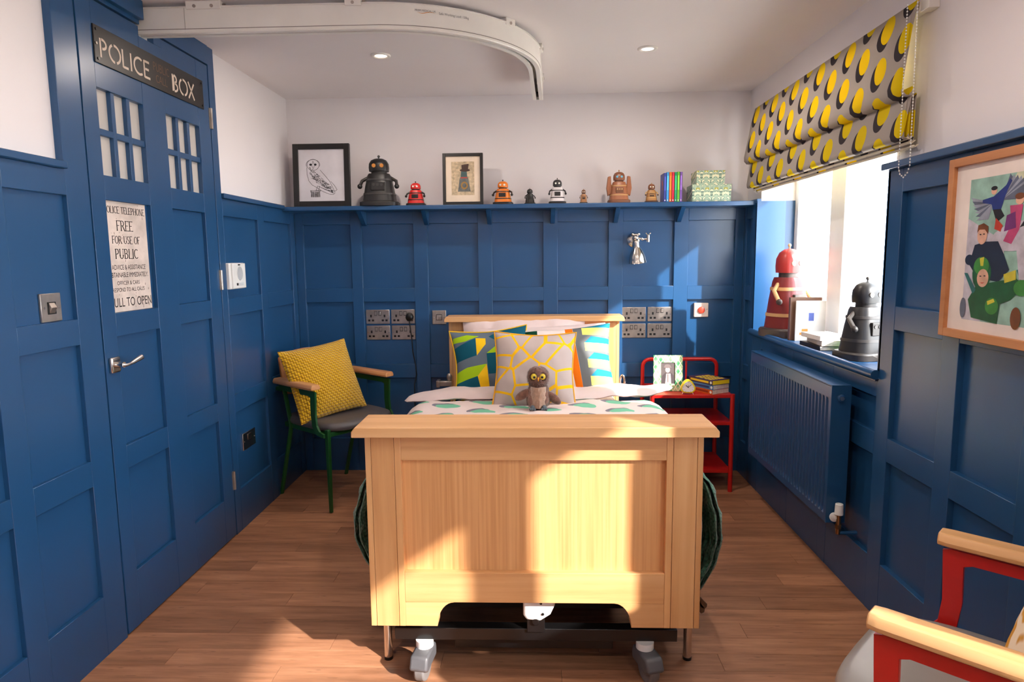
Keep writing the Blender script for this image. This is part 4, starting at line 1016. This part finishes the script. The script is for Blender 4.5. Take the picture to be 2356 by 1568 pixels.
for a, b in zip(Vv, Vv[1:]):
    for i in range(len(cs) - 1): mb._f([a[i], a[i + 1], b[i + 1], b[i]])
mb.build('front_panel', M_blue, rd, recalc=True)
bx('rear_panel', M_blue, rd, RX1 - .012, RX1, RY0, RY1, RZ0, RZ1 - .005)
for y_ in (RY0 - .001, RY1 - .003): bx('side_cover', M_blue, rd, RX0 - .001, RX1 + .001, y_, y_ + .004, RZ0 - .002, RZ1 + .003, bev=.001)
bx('bottom_cover', M_blue, rd, RX0 + .001, RX1, RY0, RY1, RZ0 - .002, RZ0 + .001)
bx('top_grille', M_blue, rd, RX0 - .002, RX1 + .001, RY0 + .003, RY1 - .003, RZ1 - .002, RZ1 + .003, bev=.001)
MB().cyl((1.175, RY0 - .012, .775), (1.175, RY0 - .001, .775), .014, seg=20).build('end_plug', M_blue, rd, bev=.002)
MB().cyl((1.175, RY0 - .017, .775), (1.175, RY0 - .011, .775), .009, seg=6).build('air_valve', M_chrome, rd)
for y_ in (2.75, 3.38): bx('wall_bracket', M_white, rd, RX1, RX + .02, y_, y_ + .02, .34, .70)
vv = MB(); vv.cyl((1.178, RY0 - .030, .318), (1.178, RY0 - .030, .362), .0165, r2=.0145, seg=20); vv.build('valve_cap', M_pvc, rd, bev=.002)
vv = MB(); vv.cyl((1.178, RY0 - .030, .240), (1.178, RY0 - .030, .318), .0085, seg=14); vv.cyl((1.178, RY0 - .030, .262), (1.178, RY0 - .030, .280), .012, seg=6); vv.build('valve_body', mat('brass', (180, 140, 100), .3, 1), rd, smooth=True)
vv = MB(); vv.tube([(1.178, RY0 - .030, .306), (1.176, RY0 - .012, .300), (1.176, RY0 + .002, .300)], .010, 12); vv.lathe([(.018, 0), (.019, .006), (.012, .010)], 20, Matrix.Translation((1.165, RY0 - .018, .305)) @ Rm('X', 90)); vv.build('valve_elbow', M_pvc, rd, smooth=True)
MB().cyl((1.178, RY0 - .030, .244), (1.250, RY0 - .030, .244), .0075, seg=12).build('pipe', M_blue, rd, smooth=True)
MB().cyl((1.178, RY1 + .022, .335), (1.250, RY1 + .022, .335), .0075, seg=12).build('pipe', M_blue, rd, smooth=True)
MB().cyl((1.178, RY1 + .022, .33), (1.178, RY1 + .022, .375), .014, seg=16).build('valve_cap', M_pvc, rd, bev=.002)
bx('valve_elbow', M_pvc, rd, 1.172, 1.186, RY1, RY1 + .022, .338, .350, bev=.001)

# ------------------------------------------------------------------ roman blind
M_blind = ovals('blind_print', (192, 182, 174), (244, 216, 20), (74, 68, 74), 1, 2, 2.44, 2.079, .272, .1335, .039, .045, .019, -.017, .85, glow=.28, warp=.012)
M_lining = mat('blind_lining', (240, 226, 200), .8)
def blind(label, y0, y1):
    b = thing('roman_blind', label, 'blind', (0, 0, 0))
    bx('headrail', M_track, b, RX - .016, RW, y0 + .01, y1, 2.092, 2.118, bev=.002)
    bx('end_bracket', M_track, b, RX - .012, RW, y0 - .035, y0 + .012, 2.085, 2.135, bev=.002)
    X0 = RX - .052
    # layers: list of (x,z) profile polylines, extruded in y with thickness
    def layer(prof, ya, yb, nm, mt_, flare=0, par=b):
        mb = MB(); n = 36; rs = []
        for i in range(n + 1):
            t = i / n; y = ya + (yb - ya) * t
            rs.append([(x + .006 * nz(y, z, 3, 3) * (1 if z < 2.1 else 0) - flare * max(0, (2.1 - z)) * (t > .999) * 0, y + (.0 if flare == 0 else (.14 * max(0, 2.12 - z) * (t ** 6) * flare)), z) for x, z in prof])
        V_ = [[mb.bm.verts.new(p_) for p_ in r_] for r_ in rs]
        for a_, b2 in zip(V_, V_[1:]):
            for j in range(len(prof) - 1): mb._f([a_[j], a_[j + 1], b2[j + 1], b2[j]])
        return mb.build(nm, mt_, par, smooth=True, solid=.0025, ang=60, recalc=False)
    up = [(X0 + .030, 2.122), (X0 + .016, 2.05), (X0 + .006, 1.97), (X0 - .004, 1.90), (X0 - .010, 1.865), (X0 - .008, 1.845), (X0 + .004, 1.832), (X0 + .020, 1.830), (X0 + .030, 1.84)]
    lo = [(X0 + .030, 1.86), (X0 + .022, 1.82), (X0 + .012, 1.76), (X0 + .006, 1.715), (X0 + .008, 1.700), (X0 + .018, 1.695)]
    layer(up, y0, y1, 'upper_fold', M_blind, 1); layer(lo, y0, y1, 'lower_fold', M_blind, .5)
    for k in range(3):
        z = 1.706 - k * .013; x = X0 + .024 + k * .011
        layer([(x, 1.84), (x, z), (x + .004, z - .006), (x + .009, z)], y0 + .004 + k * .006, y1 - .02 * k, 'stacked_fold', M_blind, .4)
        layer([(x - .003, z - .0045), (x + .003, z - .010), (x + .011, z - .002)], y0 + .004, y1 - .02 * k, 'lining_edge', M_lining, .4)
    return b
bl = blind('grey roman blind with yellow and charcoal ovals above the window', 2.275, 3.86)
blind('grey roman blind with yellow ovals above the near window, outside the view', WC - .1, WD + .12)
chn = MB(); loop = [(1.176, 2.262, 2.10), (1.172, 2.250, 1.60), (1.172, 2.240, 1.578), (1.174, 2.222, 1.566), (1.176, 2.204, 1.578), (1.178, 2.196, 1.60), (1.180, 2.212, 2.10)]
MB().tube(loop, .0007, 5).build('chain_cord', M_steel, bl)
d = 0; L_ = [Vector(p_) for p_ in loop]
for a, b in zip(L_, L_[1:]):
    n = max(1, int((b - a).length / .0095))
    for i in range(n): chn.ball(a + (b - a) * (i / n), .0026, 6)
tag(chn.build('chain_beads', M_pvc, bl, smooth=True), kind='stuff')

# ------------------------------------------------------------------ framed artwork on the right wall
pt = thing('framed_artwork', 'large oak-framed comic style print on the right wall', 'picture', (0, 0, 0))
AY0, AY1, AZ0, AZ1, AX = 1.34, 2.050, 1.082, 1.594, 1.213
fw = .024
f1 = MB()
f1.box(AX, RX - .001, AY1 - fw, AY1, AZ0, AZ1); f1.box(AX, RX - .001, AY0, AY0 + fw, AZ0, AZ1); f1.box(AX, RX - .001, AY0 + fw, AY1 - fw, AZ0, AZ0 + fw); f1.box(AX, RX - .001, AY0 + fw, AY1 - fw, AZ1 - fw, AZ1)
f1.build('frame', wood('picture_oak', (172, 110, 66), (194, 130, 82), (206, 146, 96), 'y', .4), pt, bev=.0015)
bx('mount', mat('mount_board', (236, 222, 214), .7), pt, AX + .012, AX + .020, AY0 + fw, AY1 - fw, AZ0 + fw, AZ1 - fw)
ART = [(150, 190, 176), (206, 208, 176), (28, 52, 130), (96, 104, 124), (150, 156, 172), (226, 176, 150), (120, 66, 30), (20, 90, 52), (60, 140, 60), (22, 40, 66), (198, 192, 204), (120, 50, 120), (196, 72, 120), (200, 60, 40), (214, 202, 60), (40, 110, 110), (20, 24, 36)]
AM = [mat('art_ink_%d' % i, c_, .45, var=.12, scale=30) for i, c_ in enumerate(ART)]
art = MB(); ax_ = AX + .0118; lay = [0]
# art coordinates: zoom px of (x 290..730+, y 270..1275) -> u 0..1 (left to right), v 0..1 (up)
AW, AH = .27 * 2, .388
aL, aT = 1.962, 1.528
def aP(x, y): return (1.962 - (x - 310) / 420 * .262, 1.528 - (y - 300) / 950 * .390)
def ap(mi, pts):
    lay[0] += 1; art.mi = mi
    art.poly([(ax_ - lay[0] * .00004, *aP(*q)) for q in pts])
def ae(mi, cx, cy, rx, ry, rot=0, n=20):
    r_ = math.radians(rot); ap(mi, [(cx + rx * math.cos(t) * math.cos(r_) - ry * math.sin(t) * math.sin(r_), cy + rx * math.cos(t) * math.sin(r_) + ry * math.sin(t) * math.cos(r_)) for t in [2 * PI * i / n for i in range(n)]])
ap(0, [(310, 300), (1180, 300), (1180, 1250), (310, 1250)])
ap(1, [(600, 300), (1180, 300), (1180, 760), (560, 420)]); ap(10, [(310, 560), (520, 700), (440, 1250), (310, 1250)]); ap(15, [(640, 900), (1180, 760), (1180, 1010), (700, 1060)])
for k in range(7):   # wings
    ap(3 if k % 2 else 4, [(470, 470), (320 + k * 8, 420 + k * 26), (350 + k * 16, 480 + k * 16)]); ap(4 if k % 2 else 3, [(520, 460), (560 + k * 22, 300 + k * 8), (600 + k * 16, 360 + k * 18)])
ap(2, [(400, 445), (470, 430), (540, 370), (562, 330), (575, 345), (545, 420), (520, 520), (470, 520), (460, 480), (400, 465)]); ap(16, [(470, 515), (520, 515), (545, 560), (500, 600)]); ae(5, 470, 395, 18, 24); ae(16, 470, 378, 20, 14)
ae(10, 640, 690, 170, 90, -12); ap(10, [(640, 640), (740, 540), (800, 560), (770, 700), (700, 760)]); ap(10, [(630, 760), (680, 750), (690, 960), (660, 960)]); ap(16, [(640, 640), (700, 530), (730, 520), (700, 620)]); ap(10, [(520, 740), (560, 760), (560, 900), (535, 900)])
ap(12, [(575, 500), (650, 500), (640, 650), (600, 740), (550, 720), (590, 620)]); ap(11, [(560, 560), (610, 540), (620, 640), (550, 660)]); ae(5, 630, 470, 24, 30); ae(6, 628, 448, 27, 20); ap(13, [(495, 570), (540, 620), (530, 660), (490, 640)])
ap(9, [(370, 740), (440, 720), (520, 720), (560, 800), (600, 900), (540, 980), (400, 960), (340, 870)]); ae(5, 415, 680, 32, 58); ap(6, [(380, 660), (385, 610), (420, 598), (452, 620), (452, 670), (430, 640), (395, 640)]); ae(9, 340, 840, 30, 36)
ap(7, [(350, 1110), (400, 1010), (520, 980), (640, 950), (700, 990), (620, 1090), (560, 1120), (550, 1250), (380, 1230)]); ae(7, 430, 930, 62, 110); ae(8, 425, 880, 50, 60); ae(5, 440, 960, 38, 60); ap(14, [(412, 830), (440, 820), (438, 880), (420, 880)]); ae(8, 510, 1140, 42, 55); ae(8, 680, 1010, 45, 50, 10); ap(14, [(480, 1110), (520, 1090), (530, 1110), (485, 1135)])
ap(15, [(312, 930), (335, 930), (400, 1040), (380, 1070)]); ap(14, [(570, 930), (640, 900), (645, 960), (580, 985)])
for (x, y) in ((425, 948), (452, 945)): ae(16, x, y, 7, 4)
for (x, y) in ((405, 672), (428, 670)): ae(16, x, y, 6, 4)
ap(13, [(425, 990), (455, 988), (440, 997)])
ae(3, 318, 1170, 20, 70); ae(6, 660, 1200, 30, 70)
art.build('print', AM, pt, recalc=False)

# ------------------------------------------------------------------ things on the picture shelf
def wframe(label, x0, x1, z1, fwid, tilt, mount, y=3.905):
    t = thing('framed_picture', label, 'picture frame', ((x0 + x1) / 2, y + .02, SZ + .001)); t.rotation_euler[0] = math.radians(-tilt)
    w2 = (x1 - x0) / 2; h_ = z1
    f = MB(); f.box(-w2, -w2 + fwid, -.014, .012, 0, h_); f.box(w2 - fwid, w2, -.014, .012, 0, h_); f.box(-w2 + fwid, w2 - fwid, -.014, .012, 0, fwid); f.box(-w2 + fwid, w2 - fwid, -.014, .012, h_ - fwid, h_)
    f.build('frame', mat('black_wood_frame', (22, 20, 21), .4), t, bev=.0015)
    bx('mount', mount, t, -w2 + fwid, w2 - fwid, -.004, .008, fwid, h_ - fwid)
    return t
of = wframe('black frame with a line drawing of a barn owl, leftmost on the shelf', -1.398, -1.068, .358, .031, 3, mat('drawing_paper', (214, 210, 216), .6))
M_ink = mat('ink_line', (60, 58, 62), .8)
ink = MB()
def aline(pts, wd=.0011, close=False):
    pts = [Vector((a, 0, b)) for a, b in pts]
    if close: pts.append(pts[0])
    for a, b in zip(pts, pts[1:]):
        d = (b - a); 
        if d.length < 1e-6: continue
        n_ = Vector((-d.z, 0, d.x)).normalized() * wd / 2; e = d.normalized() * wd * .3
        ink.poly([q + Vector((0, -.0045, 0)) for q in (a - e - n_, a - e + n_, b + e + n_, b + e - n_)])
# owl coordinates from the print: zoom px 130..545 x 165..705 -> local
def oP(x, y): return ((x - 338) / 415 * .268, .031 + (705 - y) / 540 * .296)
def ol(pts, wd=.0012, close=False): aline([oP(*q) for q in pts], wd * 1.5, close)
def arcp(cx, cy, rx, ry, a0, a1, n=16): return [(cx + rx * math.cos(math.radians(a0 + (a1 - a0) * i / n)), cy + ry * math.sin(math.radians(a0 + (a1 - a0) * i / n))) for i in range(n + 1)]
ol(arcp(262, 325, 55, 58, 0, 360), .0014); ol(arcp(262, 322, 62, 52, 160, 380), .0013)
ol([(262, 285), (250, 330), (262, 365), (276, 330), (262, 285)]); 
for ex in (240, 283):
    for r_ in (9, 6, 3): ol(arcp(ex, 322, r_, r_, 0, 360, 10), .0022)
ol([(205, 350), (205, 420), (220, 490), (250, 535), (290, 560), (340, 600), (400, 630), (440, 636), (455, 620), (440, 575), (410, 500), (370, 440), (325, 380)], .0014)
ol([(300, 545), (380, 590), (460, 600), (474, 585), (450, 540), (420, 500)], .0014)
random.seed(5)
for i in range(170):
    t = random.random(); s_ = random.random(); x = 225 + t * 205; y = 400 + t * 190 + (s_ - .5) * (120 - 75 * t); 
    ol([(x, y), (x + random.uniform(6, 14), y + random.uniform(3, 12))], random.uniform(.0008, .0018))
for k in range(6): ol([(330 + k * 12, 560 + k * 6), (400 + k * 9, 600 + k * 5)], .0012); ol([(250 + k * 22, 430 + k * 18), (262 + k * 22, 470 + k * 14), (285 + k * 20, 480 + k * 16)], .0013)
for lx in (285, 305): ol([(lx + 14, 545), (lx, 590)], .0016); ol([(lx - 6, 592), (lx + 10, 592)], .0022)
ol([(232, 592), (240, 600), (238, 660)], .0016); ol([(325, 592), (316, 604), (318, 660)], .0016); ol([(232, 592), (325, 592)], .0014)
for k in range(16): x = 240 + k * 5; ol([(x, 600 + random.uniform(0, 25)), (x + random.uniform(-2, 2), 660)], random.uniform(.0008, .0018))
for k in range(8): ol([(232 + k * 12, 600), (240 + k * 11, 612 + random.uniform(0, 8))], .0016)
ink.build('owl_drawing', M_ink, of, recalc=False)
f2 = wframe('smaller black frame with a top-hat collage print on cream mount, mid shelf', -.528, -.296, .292, .017, 3, mat('cream_mount', (238, 218, 196), .7))
pr = MB(); 
def pq(mi, pts, y): pr.mi = mi; pr.poly([(a, y, b) for a, b in pts])
pq(0, [(-.066, .055), (.066, .055), (.066, .245), (-.066, .245)], -.0044)
pq(1, [(-.030, .075), (.044, .075), (.030, .155), (-.018, .155)], -.0048); pq(2, [(-.014, .155), (.026, .155), (.022, .190), (-.010, .190)], -.0048); pq(3, ell(.008, .110, .020, .022), -.0052); pq(1, ell(.008, .110, .012, .013), -.0056)
pq(4, ell(.012, .196, .030, .008), -.0052); pq(4, [(-.006, .196), (.030, .200), (.034, .232), (-.008, .226)], -.0056); pq(5, [(-.014, .150), (.026, .150), (.025, .158), (-.013, .158)], -.0052)
pr.build('print', [mat('aged_page', (206, 184, 152), .8, var=.2, scale=60), mat('collage_grey', (110, 112, 110), .8, var=.25, scale=40), mat('collage_teal', (84, 110, 112), .8, var=.2), mat('collage_gold', (166, 126, 66), .8), mat('collage_brown', (78, 58, 52), .8), mat('collage_red', (176, 84, 76), .8)], f2, recalc=False)

def robot(label, loc, h, wdt, body, base, head, accent, rz=0, arms=True, flaps=False, name='toy_robot', eyes=(240, 240, 230), squash=1.0):
    """plain generic toy robot: slab base, rounded body, chest panel, two arms, dome head with two eyes and an aerial"""
    t = thing(name, label, 'toy robot', loc, math.radians(rz)); W3 = wdt / 2
    def mm(k, c_, **kw):
        nm = 'robot_%s_%d_%d_%d' % ((k,) + c_); return bpy.data.materials.get(nm) or mat(nm, c_, **kw)
    Mb, Ms, Mh, Ma = mm('b', body, rough=.4), mm('s', base, rough=.45), mm('h', head, rough=.35), mm('a', accent, rough=.35)
    def rr(hw_, hd, z, e=.5, n=32): return [(hw_ * math.copysign(abs(math.cos(a)) ** e, math.cos(a)), hd * math.copysign(abs(math.sin(a)) ** e, math.sin(a)), z) for a in [2 * PI * i / n for i in range(n)]]
    D3 = W3 * .85
    MB().rings([rr(W3, D3, 0), rr(W3, D3, h * .075), rr(W3 * .94, D3 * .94, h * .095)]).build('base', Ms, t, bev=h * .004)
    MB().rings([rr(W3 * .86, D3 * .86, h * .095, .7), rr(W3 * .84, D3 * .84, h * .14, .7), rr(W3 * .72, D3 * .72, h * .40, .7), rr(W3 * .60, D3 * .60, h * .60, .7), rr(W3 * .54, D3 * .54, h * .64, .7)]).build('body', Mb, t, smooth=True, ang=50)
    for z, k in ((.22, .805), (.50, .67)): MB().rings([rr(W3 * k * 1.03, D3 * k * 1.03, h * z, .7), rr(W3 * (k - .01) * 1.03, D3 * (k - .01) * 1.03, h * (z + .035), .7)]).build('band', Ma, t, smooth=True, ang=50)
    cp = MB(); cp.box(-W3 * .34, W3 * .34, -D3 * .80, -D3 * .5, h * .30, h * .46); cp.build('chest_panel', Ms, t, bev=h * .008)
    for i, x in enumerate((-.2, 0, .2)): MB().cyl((x * W3, -D3 * .83, h * .41), (x * W3, -D3 * .78, h * .41), W3 * .07, seg=12).build('knob', Ma, t, smooth=True)
    MB().rings([rr(W3 * .40, D3 * .40, h * .64, .9), rr(W3 * .40, D3 * .40, h * .69, .9)]).build('neck', Ms, t, smooth=True, ang=50)
    MB().rings([rr(W3 * .50, D3 * .5, h * .69, .75), rr(W3 * .52, D3 * .52, h * .76, .75), rr(W3 * .50, D3 * .5, h * .84, .75), rr(W3 * .40, D3 * .4, h * .905, .85), rr(W3 * .22, D3 * .22, h * .94, 1), rr(.001, .001, h * .95, 1)]).build('head', Mh, t, smooth=True, ang=60)
    Me = mm('e', eyes, rough=.2)
    for s_ in (-1, 1):
        MB().cyl((s_ * W3 * .2, -D3 * .40, h * .79), (s_ * W3 * .2, -D3 * .53, h * .79), W3 * .10, seg=14).build('eye', Me, t, smooth=True)
        if arms:
            MB().tube([(s_ * W3 * .58, 0, h * .57), (s_ * W3 * .88, -D3 * .1, h * .50), (s_ * W3 * .94, -D3 * .45, h * .40)], W3 * .085, 10).build('arm', Ma, t, smooth=True)
            MB().ball((s_ * W3 * .94, -D3 * .5, h * .385), W3 * .13, 12).build('hand', Ms, t, smooth=True)
        if flaps:
            MB().prism([(s_ * W3 * .62, h * .30), (s_ * W3 * 1.0, h * .22), (s_ * W3 * 1.12, h * .45), (s_ * W3 * 1.0, h * .80), (s_ * W3 * .74, h * .82), (s_ * W3 * .70, h * .58)], 'y', -D3 * .25, D3 * .25).build('side_flap', Mb, t, bev=h * .015)
            MB().cyl((s_ * W3 * .5, 0, h * .55), (s_ * W3 * .8, 0, h * .55), W3 * .06, seg=10).build('strut', Ma, t, smooth=True)
    MB().cyl((0, 0, h * .94), (0, 0, h * .985), W3 * .035, seg=8).build('aerial', Ma, t, smooth=True)
    MB().ball((0, 0, h * .985), W3 * .07, 10).build('aerial_tip', Ma, t, smooth=True)
    return t
SYo = 3.965
Z_ = SZ + .0005
robot('large black toy robot on the shelf beside the owl picture', (-.905, SYo, Z_), .290, .225, (30, 30, 32), (34, 33, 34), (26, 26, 28), (60, 58, 58), 4, eyes=(200, 130, 60))
robot('small red and black toy robot on the shelf left of the collage picture', (-.690, SYo - .02, Z_), .138, .112, (208, 34, 30), (28, 26, 26), (214, 36, 30), (34, 32, 32), 0)
robot('orange and black toy robot on the shelf right of the collage picture', (-.183, SYo - .02, Z_), .140, .116, (226, 122, 32), (36, 34, 34), (234, 126, 30), (40, 36, 34), -5)
robot('tiny all-black toy robot on the shelf between the orange and white ones', (-.028, SYo - .02, Z_), .092, .062, (26, 26, 28), (24, 24, 26), (24, 24, 26), (44, 42, 42), 10, eyes=(90, 90, 90))
robot('white toy robot with a dark head on the shelf above the headboard', (.131, SYo - .02, Z_), .146, .100, (228, 220, 222), (36, 34, 36), (48, 46, 50), (44, 40, 44), 0)
robot('tiny bronze toy robot on the shelf, second smallest, left of the flap-armed one', (.282, SYo - .02, Z_), .084, .046, (176, 122, 80), (40, 30, 26), (120, 80, 56), (150, 104, 70), 0)
robot('bronze toy robot with raised side flaps on the shelf above the wall lamp', (.484, SYo - .02, Z_), .186, .128, (158, 98, 66), (120, 74, 50), (134, 82, 56), (196, 150, 100), 0, arms=False, flaps=True, eyes=(120, 190, 220))
robot('small gold toy robot on the shelf next to the coloured books', (.670, SYo - .02, Z_), .112, .074, (176, 124, 72), (84, 54, 36), (136, 84, 54), (214, 172, 110), 0)
# books standing on the shelf, spines to the room
cols = [('blue', (58, 72, 160)), ('sky blue', (70, 160, 226)), ('orange', (236, 116, 40)), ('crimson', (214, 40, 70)), ('teal green', (40, 160, 110)), ('lime green', (104, 190, 56)), ('purple', (124, 88, 170))]
bw = .0146
for i, (nm, c_) in enumerate(cols):
    x0 = .733 + i * (bw + .0004); hh = (.162, .166, .166, .166, .166, .168, .167)[i]
    b = thing('book', '%s children\'s paperback standing in the rainbow row on the shelf' % nm, 'book', (x0, 3.905, SZ + .0005), 0, 'rainbow paperbacks on the picture shelf')
    cv = mat('cover_' + nm.replace(' ', '_'), c_, .4); k_ = MB(); k_.box(0, bw, 0, .0012, 0, hh); k_.box(0, .001, 0, .108, 0, hh); k_.box(bw - .001, bw, 0, .108, 0, hh); k_.build('cover', cv, b)
    bx('pages', M_page, b, .001, bw - .001, .0012, .105, .002, hh - .002)
    a = MB(); a.box(.004, bw - .004, -.0004, .0, hh * .40, hh * .88); a.build('spine_title', mat('title_' + nm.replace(' ', '_'), tuple(int(min(255, v * 1.25 + 20)) for v in c_), .5), b)
    a = MB(); a.cyl((bw / 2, -.0005, hh * .06), (bw / 2, 0, hh * .06), .0035, seg=10); a.build('spine_badge', Mwht, b)
    if i == 0:
        a = MB(); a.prism([(.03, .10), (.05, .13), (.06, .12), (.05, .09)], 'x', -.0004, 0); a.prism([(.03, .07), (.045, .095), (.055, .075)], 'x', -.0004, 0); a.build('cover_art', mat('cover_orange_art', (206, 84, 40), .5), b)
# patterned storage boxes
def box_mat():
    m, nt, p = newmat('floral_paper'); a_, b_, c_ = sep(nt, objco(nt))
    u = (a_.wrap(.026, -.026)).op('ABSOLUTE'); u2 = (a_ + .013).wrap(.013, -.013).op('ABSOLUTE'); v = c_ + b_ * .3
    c = mixc(nt, (noisetex(nt, objco(nt), 90, 2)), lin((140, 180, 160)), lin((196, 206, 176)))
    cb_ = nt.nodes.new('ShaderNodeCombineXYZ'); nt.links.new(u.v, cb_.inputs[0]); nt.links.new(v.v, cb_.inputs[2])
    n1 = noisetex(nt, cb_.outputs[0], 55, 1)
    c = mixc(nt, X(nt, n1).gt(.56), c, lin((232, 228, 196))); c = mixc(nt, (X(nt, n1) - .50).op('ABSOLUTE').lt(.018), c, lin((96, 120, 110)))
    n2 = noisetex(nt, cb_.outputs[0], 34, 1); c = mixc(nt, X(nt, n2).gt(.64), c, lin((176, 170, 60))); c = mixc(nt, X(nt, n2).lt(.33), c, lin((70, 104, 150)))
    nt.links.new(c, p.inputs['Base Color']); p.inputs['Roughness'].default_value = .6; return m
M_flo = box_mat(); M_flos = mat('floral_side', (104, 122, 118), .6, var=.2, scale=60)
for (x0, x1, z0, z1, lb) in ((.892, 1.112, 0, .096, 'larger floral green storage box at the right end of the shelf'), (.915, 1.075, .0965, .172, 'smaller floral green storage box on top of the larger one')):
    b = thing('storage_box', lb, 'storage box', ((x0 + x1) / 2, 3.90, SZ + .0005 + z0), math.radians(-1), 'floral storage boxes')
    w2 = (x1 - x0) / 2; hh = z1 - z0; dd = .15
    bx('base_box', M_flo, b, -w2 + .002, w2 - .002, .002, dd - .002, 0, hh - .010); bx('lid', M_flo, b, -w2, w2, 0, dd, hh - .036, hh, bev=.001)

# ------------------------------------------------------------------ things on the window sill
SLZ = SILL + .0005
robot('big dark red and gold toy robot on the far end of the window sill', (1.338, 3.60, SLZ), .485, .255, (122, 30, 30), (72, 60, 54), (168, 48, 44), (206, 160, 108), 28, eyes=(236, 224, 200), name='toy_robot')
robot('black toy robot on the near end of the window sill', (1.362, 2.80, SLZ), .335, .215, (34, 33, 34), (44, 40, 38), (32, 31, 32), (66, 62, 60), 20, eyes=(130, 126, 120))
bk = thing('book', 'tall hardback with a brown striped spine standing on the sill', 'book', (1.283, 3.405, SLZ), math.radians(0))
MB().box(0, .155, 0, .0015, 0, .215).box(0, .155, .0205, .022, 0, .215).box(-.0015, 0, 0, .022, 0, .215).build('cover', mat('brown_cover', (120, 82, 60), .5), bk)
bx('pages', M_page, bk, 0, .15, .0015, .0205, .002, .212)
for i, c_ in enumerate(((70, 60, 110), (150, 110, 70), (96, 70, 84))): bx('spine_stripe', mat('stripe_%d' % i, c_, .5), bk, -.0022, -.0015, .003 + i * .006, .007 + i * .006, .006, .209)
bk = thing('booklet', 'white illustrated booklet propped upright on the window sill', 'booklet', (1.300, 3.375, SLZ))
bx('cover', mat('booklet_white', (240, 236, 230), .5), bk, 0, .145, 0, .010, 0, .200)
a = MB(); a.mi = 0; a.box(.062, .088, -.0006, 0, .100, .140); a.mi = 1; a.box(.020, .075, -.0006, 0, .030, .042); a.box(.030, .06, -.0006, 0, .042, .060)
a.build('cover_art', [mat('booklet_blue', (70, 90, 170), .5), mat('booklet_flame', (236, 150, 60), .5)], bk)
for i, (z, th, w_, d_, c_, dx, lb) in enumerate(((0, .020, .15, .21, (238, 228, 190), 0, 'bottom'), (.0205, .024, .14, .20, (226, 206, 190), .008, 'middle'), (.045, .020, .13, .19, (232, 222, 214), .0, 'top'))):
    b = thing('book', 'pale paperback lying flat on the window sill, %s of three' % lb, 'book', (1.275 + dx, 3.02, SLZ + z), math.radians((2, -4, 3)[i]), 'books stacked on the sill')
    cv = MB(); cv.box(0, w_, 0, d_, 0, .0015); cv.box(0, w_, 0, d_, th - .0015, th); cv.box(-.001, 0.001, 0, d_, 0, th); cv.build('cover', mat('sill_cover_%d' % i, (40, 34, 40) if i == 0 else c_, .5), b)
    bx('pages', M_page, b, .001, w_ - .002, .001, d_ - .001, .0015, th - .0015)
gb = thing('green_bowl', 'bright green plastic dish behind the black toy robot on the sill', 'dish', (1.395, 2.955, SLZ))
MB().lathe([(.0, 0), (.055, 0), (.060, .008), (.045, .012), (0, .012)], 28).build('saucer', mat('neon_green', (60, 220, 40), .35), gb, smooth=True)
MB().lathe([(.030, .012), (.045, .03), (.052, .06), (.050, .062), (.040, .03), (.02, .018), (0, .018)], 28).build('cup', bpy.data.materials['neon_green'], gb, smooth=True)
